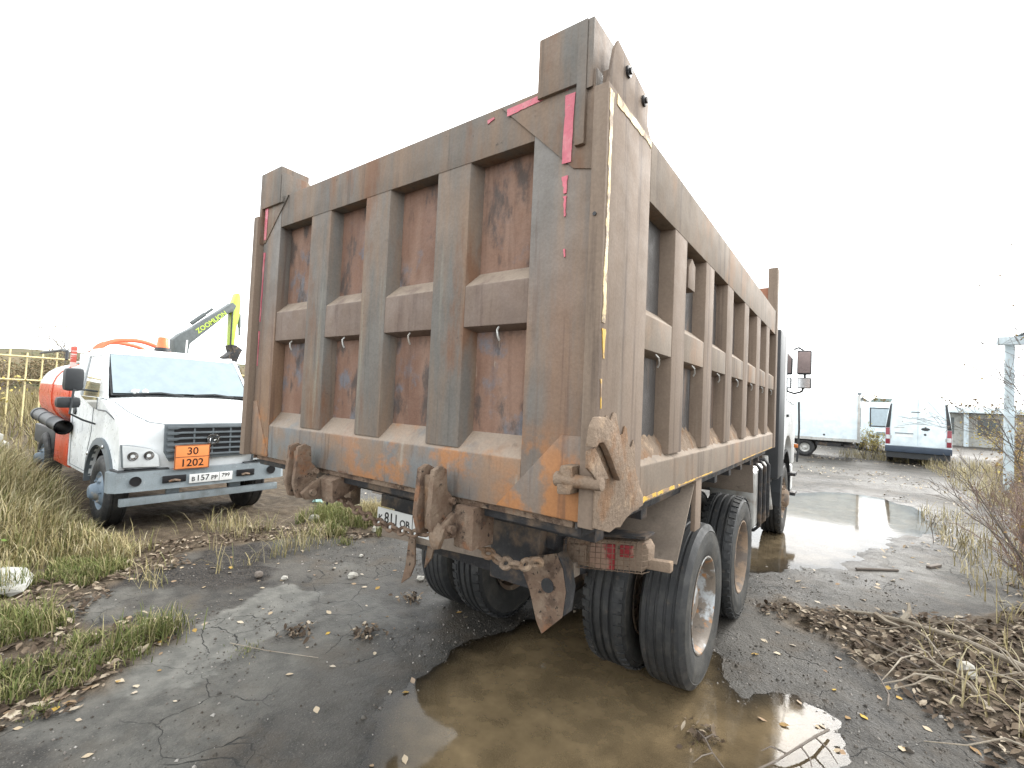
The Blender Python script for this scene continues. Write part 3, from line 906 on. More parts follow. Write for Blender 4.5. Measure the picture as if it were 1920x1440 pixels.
# upper pivot lug with two bolts
lug = MB().prism([(-.015, 2.965), (.45, 2.965), (.375, 3.03), (.372, 3.14), (.06, 3.185), (.032, 3.139)], 'x', 1.196, 1.208).build("pivot_lug", M['side'], truck, bevel=.003)
for y, z in ((.15, 3.12), (.315, 3.10)):
    MB().lathe([(0, .018), (.012, .018), (.012, .010), (.022, .009), (.022, 0), (0, 0)], (1.208, y, z), 'x', 10).build("bolt", M['black_steel'], lug)
MB().box(1.17, 1.196, .02, .37, 2.972, 3.06).build("lug_base", M['side'], lug, bevel=.003)
MB().lathe([(0, .0), (.007, .0), (.007, .004), (0, .004)], (1.19, -.045, 2.52), 'y', 10).build("bolt_hole", M['ink'], wr)

# mud-caked lower corner, claw, pin
mudp = [(-.045, 1.47), (.02, 1.45), (.087, 1.430), (.14, 1.437), (.18, 1.430), (.23, 1.452), (.28, 1.462), (.33, 1.470), (.41, 1.474), (.405, 1.52), (.37, 1.55), (.345, 1.59), (.32, 1.61),
        (.305, 1.66), (.298, 1.72), (.28, 1.745), (.265, 1.72), (.245, 1.715), (.225, 1.745), (.21, 1.79), (.19, 1.80), (.175, 1.77), (.15, 1.765), (.13, 1.80), (.11, 1.845), (.085, 1.85), (.06, 1.82), (.03, 1.84), (.0, 1.82), (-.03, 1.83), (-.045, 1.79)]
MB().prism(mudp, 'x', 1.2255, 1.231).build("mud_crust", M['mud'], wr, bevel=.002)
claw = MB().prism([(-.128, 1.805), (-.142, 1.742), (-.105, 1.738), (-.085, 1.752), (-.055, 1.752), (-.02, 1.725), (.02, 1.685), (.06, 1.64), (.09, 1.612), (.125, 1.615), (.118, 1.68), (.09, 1.76), (.03, 1.815), (-.05, 1.835), (-.10, 1.835)],
             'x', 1.238, 1.262).build("gate_claw", M['mud'], truck, bevel=.006)
MB().prism([(-.135, 1.728), (-.085, 1.735), (-.045, 1.70), (.0, 1.655), (.03, 1.625), (-.07, 1.632), (-.10, 1.655), (-.135, 1.675)], 'x', 1.237, 1.247).build("claw_flap", M['mud'], claw, bevel=.003)
pin = MB().tube([(1.09, -.055, 1.615), (1.16, -.055, 1.615), (1.262, -.055, 1.617)], [.026, .023, .022], 14).build("gate_pin", M['mud'], truck, bevel=.003)
MB().prism([(1.105, 1.565), (1.155, 1.57), (1.168, 1.61), (1.16, 1.665), (1.115, 1.665), (1.10, 1.62)], 'y', -.075, -.004).build("pin_boss", M['mud'], pin, bevel=.008)

# gate hooks under the bottom rail
def gate_hook(cx, wide):
    poly = lambda dx: [(cx - .07 + dx, 1.585), (cx - .045 + dx, 1.600), (cx - .02 + dx, 1.585), (cx - .015 + dx, 1.50), (cx + .05 + dx, 1.475), (cx + .035 + dx, 1.41),
                       (cx + .0 + dx, 1.36), (cx - .02 + dx, 1.318), (cx - .07 + dx, 1.325), (cx - .13 + dx, 1.415), (cx - .115 + dx, 1.46)]
    h = MB().prism([(-.13, 1.585), (-.09, 1.60), (-.06, 1.585), (-.05, 1.50), (-.01, 1.46), (-.02, 1.40), (-.05, 1.34), (-.08, 1.318), (-.12, 1.325), (-.145, 1.40)], 'x', cx - .075, cx - .05).build("gate_hook", M['mud_steel'], truck, bevel=.004)
    MB().prism([(-.13, 1.585), (-.09, 1.60), (-.06, 1.585), (-.05, 1.50), (-.01, 1.46), (-.02, 1.40), (-.05, 1.34), (-.08, 1.318), (-.12, 1.325), (-.145, 1.40)], 'x', cx + .0, cx + .025).build("hook_plate", M['mud_steel'], h, bevel=.004)
    MB().prism([(-.115, 1.56), (-.075, 1.56), (-.06, 1.36), (-.10, 1.34)], 'x', cx - .049, cx - .001).build("hook_core", M['mud'], h, bevel=.006)
    MB().prism([(-.115, 1.35), (-.09, 1.315), (.0, 1.305), (.09, 1.33), (.16, 1.40), (.16, 1.44), (.03, 1.435), (-.05, 1.40)], 'x', cx + .027, cx + .055).build("bracket", M['mud_steel'], h, bevel=.006)
    MB().tube([(cx - .1, -.06, 1.35), (cx + .075, -.06, 1.35)], .018, 12).build("hook_pin", M['mud_steel'], h)
    MB().tube([(cx - .09, -.03, 1.455), (cx + .045, -.03, 1.455)], .014, 10).build("hook_pin", M['mud_steel'], h)
    return h
hL = gate_hook(-.42, .1)
hC = gate_hook(.56, .1)
MB().box(.60, .70, -.02, .12, 1.27, 1.44).build("hook_block", M['mud_steel'], hC, bevel=.008)
MB().blob((.585, -.10, 1.325), (.035, .03, .055), 3, .15, 2).build("mud_lump", M['mud'], hC)
MB().prism([(-.01, 1.30), (.14, 1.37), (.30, 1.46), (.12, 1.46), (-.02, 1.42)], 'x', -.355, -.25).build("hook_block", M['mud_steel'], hL, bevel=.008)

# chains
def chain(pts, link_len, wire, mat, seed, name="chain"):
    P = [Vector(p) for p in pts]
    # arc-length samples
    seg = [(P[i + 1] - P[i]).length for i in range(len(P) - 1)]
    tot = sum(seg)
    pitch = link_len * .72
    n = int(tot / pitch)
    def at(s):
        for i, l in enumerate(seg):
            if s <= l or i == len(seg) - 1:
                return P[i].lerp(P[i + 1], s / l)
            s -= l
    root = None
    r = random.Random(seed)
    hl, hw = link_len / 2 - wire, link_len * .33 - wire * .3
    for i in range(n):
        a, b_ = at(i * pitch), at(min(tot, (i + 1) * pitch))
        c = (a + b_) / 2
        t = (b_ - a).normalized()
        side_v = Vector((0, 1, 0)).cross(t).normalized()
        upn = t.cross(side_v)
        tw = math.radians(45 if i % 2 else -45) + r.uniform(-.25, .25)
        w = side_v * math.cos(tw) + upn * math.sin(tw)
        path = []
        rad = hw
        st = max(0, hl - rad)
        for k in range(6):
            an = -math.pi / 2 + math.pi * k / 5
            path.append(c + t * (st + rad * math.cos(an)) + w * rad * math.sin(an))
        for k in range(6):
            an = math.pi / 2 + math.pi * k / 5
            path.append(c + t * (-st + rad * math.cos(an)) + w * rad * math.sin(an))
        mb = MB().tube(path, wire, 7, closed=True)
        if root is None:
            root = mb.build(name, mat, truck)
        else:
            mb.build("link", mat, root)
    return root
chain([(-.385, .10, 1.325), (-.232, .10, 1.270), (-.132, .10, 1.248), (-.009, .10, 1.230), (.115, .10, 1.218), (.26, .10, 1.228), (.40, .10, 1.27)], .062, .0085, M['mud_steel'], 1)
chain([(.555, .13, 1.275), (.565, .14, 1.255), (.626, .15, 1.222), (.712, .15, 1.195), (.785, .15, 1.193), (.861, .16, 1.215), (.93, .17, 1.243)], .068, .011, M['mud'], 2)

# chassis, body floor
fl = MB().box(-1.14, 1.14, .05, YE + .1, 1.40, 1.455).build("body_floor", M['black_steel'], truck, bevel=.005)
for k in range(9):
    y = .25 + k * .5
    MB().box(-1.1, 1.1, y, y + .08, 1.33, 1.398).build("floor_beam", M['black_steel'], fl, bevel=.003)
MB().box(-1.15, 1.15, YE + .03, YE + .10, 1.44, 3.25).build("headboard", wmat('rust_red_headboard', (.33, .15, .09), [dict(c=(.22, .15, .11), s=4, lo=.45, hi=.65, k=.8)], rough=.7), truck, bevel=.005)
frame = MB().box(-.46, -.36, .66, 7.9, .93, 1.20).box(.36, .46, .66, 7.9, .93, 1.20).build("chassis_frame", M['black_steel'], truck, bevel=.006)
MB().box(-.359, .359, .68, .78, .90, 1.19).build("cross_member", M['black_steel'], frame, bevel=.005)
MB().box(.60, .82, .42, .52, 1.20, 1.395).build("bracket", M['black_steel'], frame, bevel=.005)
MB().box(.50, .78, .36, .66, 1.02, 1.40).build("hinge_block", M['black_steel'], frame, bevel=.01)
MB().box(-.60, -.47, .70, .95, 1.05, 1.40).build("hinge_block", M['black_steel'], frame, bevel=.01)
for s in (-1, 1):
    MB().tube([(s * .41, 1.2, .80), (s * .41, 1.7, .72), (s * .41, 2.65, .70), (s * .41, 3.6, .72), (s * .41, 4.1, .82)], .055, 8).build("leaf_spring", M['black_steel'], frame)
def axle(y):
    a = MB().tube([(-.8, y, .54), (.8, y, .54)], .075, 12).build("axle", M['black_steel'], truck)
    MB().lathe([(0, -.24), (.12, -.22), (.21, -.1), (.23, 0), (.21, .1), (.12, .22), (0, .24)], (0, y, .54), 'y', 20).build("differential", M['black_steel'], a)
axle(2.0); axle(3.345)
MB().tube([(-.8, 7.06, .54), (.8, 7.06, .54)], .05, 10).build("axle", M['black_steel'], truck)
MB().tube([(0, 2.2, .62), (0, 6.2, .85)], .05, 10).build("drive_shaft", M['black_steel'], truck)

# rear bar, licence plate, lamps
bar = MB().prism([(-.44, 1.0), (-.43, 1.085), (.90, 1.15), (.90, 1.08)], 'y', .47, .53).build("rear_bar", M['grey_flap'], truck, bevel=.006)
MB().prism([(1.205, 1.185), (1.205, 1.225), (1.315, 1.235), (1.315, 1.192)], 'y', .52, .56).build("lamp_rail", M['mud'], bar, bevel=.004)
lamp_box = MB().box(-.44, -.08, .455, .56, 1.186, 1.262).build("plate_lamp_box", M['black_steel'], truck, bevel=.006)
lic = MB().box(-.449, .071, .440, .446, 1.072, 1.184).build("licence_plate", M['plate_white'], truck, bevel=.003)
lettering("K", .062, M['ink'], lic, (-.418, .4392, 1.118), (1, 0, 0), (0, 0, 1), depth=.0008, bold=.001)
lettering("811", .092, M['ink'], lic, (-.318, .4392, 1.128), (1, 0, 0), (0, 0, 1), depth=.0008, sx=.92, bold=.001)
lettering("OB", .062, M['ink'], lic, (-.200, .4392, 1.118), (1, 0, 0), (0, 0, 1), depth=.0008, bold=.001)
lettering("799", .060, M['ink'], lic, (-.03, .4392, 1.135), (1, 0, 0), (0, 0, 1), depth=.0008, bold=.001)
MB().box(-.137, -.133, .4385, .4398, 1.075, 1.181).build("plate_line", M['ink'], lic)
MB().tube([(-.36, .03, 1.44), (-.365, .03, 1.34), (-.375, .04, 1.27)], .005, 6).build("hanging_wire", M['black_plastic'], truck)

lampR = MB().prism([(.828, 1.115), (.83, 1.245), (1.205, 1.300), (1.225, 1.27), (1.222, 1.195), (1.198, 1.168)], 'y', .515, .60).build("tail_lamp", M['mud'], truck, bevel=.012)
MB().prism([(.955, 1.135), (.955, 1.245), (1.075, 1.262), (1.075, 1.152)], 'y', .503, .517).build("red_lens", M['red_lens'], lampR, bevel=.004)
MB().prism([(1.10, 1.215), (1.10, 1.266), (1.16, 1.274), (1.16, 1.223)], 'y', .503, .517).build("red_lens", M['red_lens'], lampR, bevel=.004)
MB().prism([(.85, 1.128), (.85, 1.22), (.94, 1.233), (.94, 1.143)], 'y', .505, .517).build("dirty_lens", M['mud'], lampR, bevel=.004)
mg = MB()
def lz(x, t):
    return 1.112 + (x - .83) * .15 + t * .135
for k in range(15):
    x = .835 + k * .0265
    mg.tube([(x, .53, lz(x, -.02)), (x, .485, lz(x, .02)), (x, .485, lz(x, .95)), (x, .53, lz(x, 1.02))], .0016, 4)
for k in range(6):
    t = .05 + k * .18
    mg.tube([(.832, .483, lz(.832, t)), (1.208, .483, lz(1.208, t)), (1.228, .52, lz(1.226, t))], .0016, 4)
mg.build("mesh_guard", M['mud_steel'], lampR)
MB().prism([(.82, 1.262), (1.215, 1.316), (1.215, 1.326), (.82, 1.272)], 'y', .49, .61).build("lamp_hood", M['black_steel'], lampR)
lampL = MB().prism([(-1.205, 1.13), (-1.205, 1.26), (-.83, 1.24), (-.83, 1.11)], 'y', .515, .60).build("tail_lamp", M['mud'], truck, bevel=.012)
MB().prism([(-1.05, 1.135), (-1.05, 1.23), (-.95, 1.225), (-.95, 1.13)], 'y', .503, .517).build("red_lens", M['red_lens'], lampL)
# torn plates hanging from the bar
tri = MB().prism([(.70, 1.10), (.735, 1.17), (.87, 1.215), (.905, 1.155), (.925, 1.06), (.912, .95), (.815, .852), (.785, .90), (.745, 1.02)], 'y', .345, .357).build("hanging_bracket", M['mud_steel'], truck, bevel=.003)
MB().prism([(.872, 1.215), (.907, 1.155), (.927, 1.06), (.914, .952)], 'y', .358, .44).build("bracket_flange", M['black_steel'], tri, bevel=.003)
MB().lathe([(0, 0), (.032, 0), (.032, .003), (0, .003)], (.838, .341, 1.07), 'y', 14).build("bracket_hole", M['black_steel'], tri)
MB().prism([(-.15, 1.06), (-.10, 1.06), (-.09, .92), (-.125, .84), (-.195, .785), (-.165, .90)], 'y', .43, .442).build("hanging_strip", M['mud_steel'], truck, bevel=.002)
MB().prism([(-.06, 1.05), (-.005, 1.06), (-.03, .95), (-.085, .88)], 'y', .50, .512).build("hanging_strip", M['mud_steel'], truck, bevel=.002)
# rear mudguards: sloping sheet behind the rear tyres
for s in (1, -1):
    x0, x1 = sorted((s * .40, s * 1.205))
    sh = MB().hexa([(x0, .985, 1.085), (x1, .985, 1.085), (x1, .995, 1.080), (x0, .995, 1.080),
                    (x0, 1.285, 1.385), (x1, 1.285, 1.46), (x1, 1.293, 1.455), (x0, 1.293, 1.38)]).build("mudguard", M['grey_flap'], truck, bevel=.002)
    xr = s * .98
    MB().hexa([(xr - .015, 1.17, 1.30), (xr + .015, 1.17, 1.30), (xr + .015, 1.2, 1.29), (xr - .015, 1.2, 1.29),
               (xr - .015, 1.17, 1.44), (xr + .015, 1.17, 1.44), (xr + .015, 1.2, 1.44), (xr - .015, 1.2, 1.44)]).build("mudguard_stay", M['mud'], sh)
    MB().box(*sorted((s * 1.19, s * 1.215)), 1.28, 1.40, 1.19, 1.475).build("edge_plate", M['side'], sh, bevel=.003)
    # front mudguard of the second axle
    x0, x1 = sorted((s * .5, s * 1.10))
    q = MB().hexa([(x0, 4.0, 1.02), (x1, 4.0, 1.02), (x1, 4.01, 1.02), (x0, 4.01, 1.02), (x0, 3.92, 1.38), (x1, 3.92, 1.40), (x1, 3.93, 1.40), (x0, 3.93, 1.38)])
    q.build("mudguard", M['grey_flap'], truck, bevel=.002)

# wheels --------------------------------------------------------------
R0 = .54
def tyre_mesh(width, lug, name):
    """outer face at x=0, tyre extends to -width. Tread grooves are real."""
    w = width
    pr = []
    # sidewall outer
    pr += [(.306, -.035), (.325, -.018), (.36, -.010), (.40, -.004), (.44, -.0), (.455, -.006), (.47, -.004), (.485, -.010), (.492, -.007), (.505, -.016), (.520, -.024)]
    sh_ = .034
    tread = []
    x = sh_
    if lug:
        groove = [.25, .5, .75]; gw, gd = .012, .016
    else:
        groove = [.16, .38, .62, .84]; gw, gd = .010, .008
    tread.append((R0 - .006, -sh_))
    for g in groove:
        c = sh_ + (w - 2 * sh_) * g
        e = .0 if abs(g - .5) < .3 else .002
        tread += [(R0 - e, -(c - gw)), (R0 - e - gd, -(c - gw * .55)), (R0 - e - gd, -(c + gw * .55)), (R0 - e, -(c + gw))]
    tread.append((R0 - .006, -(w - sh_)))
    inner = [(r, -w - h) for r, h in pr[::-1]]
    prof = pr + tread + inner
    mb = MB().lathe(prof, n=72, mi=0)
    nn = 72
    k = len(pr) - 3
    rows = len(prof) - 1
    for i in range(rows):
        if i < k or i >= rows - k:
            for j in range(nn):
                mb.m[i * nn + j] = 1
    if lug:      # shoulder blocks
        for j in range(46):
            for si, xx in enumerate((-.012, -w + .012)):
                a0 = 2 * math.pi * (j + .5 * si) / 46
                a1 = a0 + 2 * math.pi / 46 * .66
                sx = -1 if si == 0 else 1
                pts = []
                for rr in (R0 - .018, R0 + .006):
                    for (aa, hx) in ((a0, xx), (a1, xx), (a1, xx + sx * .052), (a0, xx + sx * .052)):
                        rr2 = rr - (.012 if hx == xx and rr > R0 else 0)
                        pts.append((hx, rr2 * math.cos(aa), rr2 * math.sin(aa)))
                mb.hexa(pts)
    return mb.mesh(name, [M['rubber'], M['rubber_grey']], angle=30)
def rim_rear_mesh(name, mat):
    # dished disc wheel: flange at x=-.02, disc deep inside
    prof = [(.310, -.030), (.322, -.014), (.312, -.012), (.300, -.022), (.288, -.06), (.280, -.10), (.272, -.165), (.235, -.185), (.20, -.18), (.165, -.175), (.150, -.165), (.140, -.10), (.120, -.085), (.085, -.075), (.0, -.072)]
    mb = MB().lathe(prof, n=48)
    mb.lathe([(.310, -.03), (.28, -.12), (.28, -.27), (.312, -.29)], n=48)
    return mb.mesh(name, mat, angle=35)
def nut_mesh():
    mb = MB()
    for k in range(10):
        a = 2 * math.pi * k / 10
        y, z = .195 * math.cos(a), .195 * math.sin(a)
        mb.lathe([(0, .035), (.013, .033), (.016, .0)], (-.178, y, z), 'x', 6)
    return mb.mesh("wheel_nuts", M['rim_brown'])
T_PLAIN, T_LUG = tyre_mesh(.30, False, "tyre_plain"), tyre_mesh(.30, True, "tyre_lug")
RIM_W, RIM_B = rim_rear_mesh("rim_white", M['rim']), rim_rear_mesh("rim_brown", M['rim_brown'])
NUTS = nut_mesh()
def wheel(x, y, s, tyre, rim, label=None, rot=0, parent=truck):
    w = link("wheel", tyre, parent)
    w.location = (x, y, R0 - .006)
    w.rotation_euler = (rot, 0, 0 if s > 0 else math.pi)
    if label: w["label"] = label
    r = link("rim", rim, w)
    nn = link("wheel_nuts", NUTS, w)
    return w
for (y, tyre_o, rim_o, lab) in ((1.9957, T_PLAIN, RIM_W, "rear wheel with peeling white rim"), (3.3465, T_LUG, RIM_B, "muddy brown wheel with block tread")):
    for s in (1, -1):
        wheel(s * 1.128, y, s, tyre_o, rim_o, lab if s > 0 else None, rot=.4 if y < 2.5 else 1.1)
        wheel(s * .745, y, s, T_LUG, RIM_B, rot=.7)
# front wheels: disc bulges outwards
fr = MB().lathe([(.312, -.02), (.30, -.03), (.285, -.08), (.25, -.10), (.215, -.06), (.18, -.025), (.15, -.02), (.13, .035), (.10, .055), (0, .06)], n=40)
for k in range(10):
    a = 2 * math.pi * k / 10
    fr.lathe([(0, .03), (.013, .028), (.016, -.01)], (-.015, .175 * math.cos(a), .175 * math.sin(a)), 'x', 6)
FRIM = fr.mesh("front_rim", M['rim_brown'])
for s in (1, -1):
    wheel(s * 1.09, 7.06, s, T_LUG, FRIM, rot=.2)

# fuel tank, air filter, cab ------------------------------------------
tank = MB()
pz = [(.62, .60), (.66, .56), (1.02, .56), (1.08, .62), (1.08, 1.20), (1.02, 1.26), (.66, 1.26), (.62, 1.22)]
tk = tank.prism(pz, 'y', 4.22, 5.3).build("fuel_tank", M['alu'], truck, bevel=.02)
for y in (4.45, 4.78, 5.08):
    MB().tube([(.62, y, 1.275), (1.06, y, 1.275), (1.10, y, 1.22), (1.10, y, .60), (1.05, y, .545), (.62, y, .545)], .022, 6).build("tank_strap", M['black_steel'], tk)
MB().tube([(1.02, 5.4, 1.3), (1.05, 5.42, .9), (1.08, 5.46, .62)], .035, 8).build("pipe", M['alu'], tk)
MB().tube([(.95, 5.58, 1.5), (.97, 5.60, .95)], .11, 14).build("air_tank", M['black_steel'], truck)
MB().box(.55, 1.16, 5.50, 6.10, 1.0, 2.95).build("air_intake", M['black_plastic'], truck, bevel=.03)
MB().box(-1.0, .5, 4.75, 5.3, 1.25, 2.2).build("hydraulic_frame", M['black_steel'], truck, bevel=.02)
MB().lathe([(0, 0), (.12, 0), (.12, 1.7), (0, 1.7)], (0, 4.75, 1.2), 'z', 18).build("tipping_ram", M['alu'], truck)
WC = wmat('white_cab_paint', (.70, .71, .70), [dict(c=(.42, .38, .32), s=4, lo=.5, hi=.7, k=.5, zone=[('Z', 2.2, 1.0)])], rough=.4, bump=.0, fine=False)
cabp = [(6.15, 1.15), (6.42, 1.15), (6.47, 1.30), (6.62, 1.42), (6.85, 1.50), (7.15, 1.50), (7.40, 1.42), (7.55, 1.28), (7.62, 1.02), (7.95, 1.0), (8.02, 1.6), (7.95, 2.1), (7.72, 2.85), (7.45, 3.02), (6.25, 3.08), (6.15, 2.95)]
cab = MB().prism(cabp, 'x', -1.13, 1.13).build("cab", WC, truck, bevel=.04)
MB().prism([(6.55, 2.05), (7.72, 2.0), (7.52, 2.72), (6.55, 2.74)], 'x', 1.132, 1.138).build("side_window", M['glass'], cab)
MB().prism([(6.55, 2.05), (7.72, 2.0), (7.52, 2.72), (6.55, 2.74)], 'x', -1.138, -1.132).build("side_window", M['glass'], cab)
MB().hexa([(-1.05, 8.012, 1.75), (1.05, 8.012, 1.75), (1.05, 8.0, 1.75), (-1.05, 8.0, 1.75), (-1.05, 7.80, 2.80), (1.05, 7.80, 2.80), (1.05, 7.78, 2.80), (-1.05, 7.78, 2.80)]).build("windscreen", M['glass'], cab)
MB().box(-1.10, 1.10, 7.85, 8.10, .55, .98).build("front_bumper", WC, cab, bevel=.04)
MB().box(-.9, .9, 6.07, 6.145, 1.7, 2.9).build("cab_rear_panel", M['black_plastic'], cab, bevel=.02)
MB().box(1.132, 1.16, 6.6, 6.68, 1.80, 1.84).build("door_handle", M['black_plastic'], cab, bevel=.005)
MB().box(1.16, 1.215, 7.50, 7.56, 1.30, 1.36).build("marker_lamp", M['amber_lens'], cab, bevel=.005)
fen = MB()
for k in range(12):
    a0, a1 = math.radians(-5 + k * 16), math.radians(-5 + (k + 1) * 16)
    f = lambda a, r: (7.05 + r * math.cos(a), .60 + r * math.sin(a))
    p0, p1, p2, p3 = f(a0, .66), f(a1, .66), f(a1, .69), f(a0, .69)
    fen.hexa([(.80, *p0), (1.10, *p0), (1.10, *p1), (.80, *p1), (.80, *p3), (1.10, *p3), (1.10, *p2), (.80, *p2)])
fen.build("front_fender", M['black_plastic'], cab)
for k, z in enumerate((.50, .82)):
    MB().box(.98, 1.18, 7.62, 7.95, z, z + .05).build("step", M['black_steel'], cab, bevel=.005)
ms = MB().tube([(1.12, 7.62, 2.92), (1.18, 7.70, 2.96), (1.27, 7.72, 2.90), (1.28, 7.70, 2.34), (1.24, 7.68, 2.22), (1.12, 7.62, 2.18)], .018, 8).build("mirror_arm", M['black_plastic'], truck)
MB().box(1.17, 1.375, 7.58, 7.70, 2.50, 2.90).build("mirror", M['black_plastic'], ms, bevel=.025)
MB().box(1.185, 1.36, 7.572, 7.579, 2.525, 2.875).build("mirror_glass", wmat('dusty_mirror', (.25, .19, .18), [], rough=.35, bump=0), ms)
MB().box(1.18, 1.375, 7.58, 7.70, 2.27, 2.45).build("mirror", M['black_plastic'], ms, bevel=.02)
MB().box(1.195, 1.36, 7.572, 7.579, 2.285, 2.435).build("mirror_glass", M['chrome'], ms)
ms2 = MB().tube([(-1.12, 7.62, 2.92), (-1.18, 7.70, 2.96), (-1.27, 7.72, 2.90), (-1.28, 7.70, 2.34), (-1.12, 7.62, 2.18)], .018, 8).build("mirror_arm", M['black_plastic'], truck)
MB().box(-1.375, -1.17, 7.58, 7.70, 2.46, 2.84).build("mirror", M['black_plastic'], ms2, bevel=.025)
MB().tube([(1.19, 7.75, 1.05), (1.21, 7.76, 1.6), (1.2, 7.72, 2.05)], .015, 8).build("grab_rail", M['black_plastic'], truck)
# ------------------------------------------------------------------ white tanker truck
tk = empty("tanker_truck", (-5.965, 1.38, 0), math.radians(-1.61), label="white tanker lorry with orange hazard plate, parked facing the tipper's side", cat="tanker truck")
WP = M['white_paint']
# body skin rows: (X, Z, half width, edge drop)
rows = [(.80, .80, .93, .0), (.84, .98, .935, .0), (.83, 1.20, .93, .01), (.80, 1.36, .915, .015), (.70, 1.43, .91, .03), (.45, 1.52, .915, .04), (.10, 1.63, .915, .045), (-.11, 1.70, .90, .04)]
roofrows = [(-.63, 2.285, .855, .02), (-.70, 2.345, .84, .035), (-.82, 2.385, .83, .05), (-1.2, 2.41, .825, .06), (-1.65, 2.40, .825, .06), (-1.80, 2.36, .83, .05), (-1.87, 2.25, .85, .04)]
def skin(rows, cols=13):
    v, f = [], []
    for X, Z, w, dr in rows:
        for j in range(cols):
            t = -1 + 2 * j / (cols - 1)
            v.append((X - .07 * abs(t) ** 3, w * t, Z - dr * abs(t) ** 4))
    for i in range(len(rows) - 1):
        for j in range(cols - 1):
            a = i * cols + j
            f.append((a, a + 1, a + cols + 1, a + cols))
    return MB().add(v, f)
cab2 = skin(rows).build("hood", WP, tk, angle=50)
skin(roofrows).build("roof", WP, tk, angle=50)
# hood seam
MB().tube([(.805, -.52, 1.372), (.74, -.66, 1.395), (.45, -.80, 1.50), (.05, -.865, 1.62)], .006, 5).build("hood_seam", M['grey_plastic'], cab2)
MB().tube([(.805, .52, 1.372), (.74, .66, 1.395), (.45, .80, 1.50), (.05, .865, 1.62)], .006, 5).build("hood_seam", M['grey_plastic'], cab2)
MB().tube([(.812, -.52, 1.372), (.818, 0, 1.374), (.812, .52, 1.372)], .006, 5).build("hood_seam", M['grey_plastic'], cab2)
# windscreen with black border
ws = MB().add([(-.105, -.875, 1.705), (-.105, .875, 1.705), (-.625, .835, 2.275), (-.625, -.835, 2.275), (-.085, 0, 1.705), (-.595, 0, 2.29)], [(0, 4, 5, 3), (4, 1, 2, 5)]).build("windscreen", M['black_plastic'], tk)
def lerp3(a, b, t): return tuple(a[i] + (b[i] - a[i]) * t for i in range(3))
SKYGLASS = plain('painted_sky_glass', (.19, .25, .28), .06, spec=.8, var=.08, coat=1)  # sky reflection painted into the glass as a pale blue base colour
ug = []
for (u, vv) in ((.012, .03), (.5, .025), (.988, .03), (.982, .965), (.5, .975), (.018, .965)):
    lo = lerp3((-.105, -.875, 1.705), (-.105, .875, 1.705), u)
    hi = lerp3((-.625, -.835, 2.275), (-.625, .835, 2.275), u)
    p = lerp3(lo, hi, vv)
    bul = .022 * (1 - (2 * u - 1) ** 2)
    ug.append((p[0] + .012 + bul, p[1], p[2] + .012 + bul * .7))
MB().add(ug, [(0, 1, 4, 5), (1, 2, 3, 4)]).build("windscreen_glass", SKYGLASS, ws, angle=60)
for y0, y1 in ((-.62, -.05), (.08, .62)):
    MB().tube([(-.055, y0, 1.735), (-.04, (y0 + y1) / 2, 1.755), (-.055, y1, 1.72)], .011, 5).build("wiper", M['black_plastic'], ws)
for y0 in (-.62, -.50):
    MB().blob((-.12, y0, 1.765), (.05, .05, .035), int(y0 * 100), .2, 1).build("dashboard_item", M['plate_white'], ws)
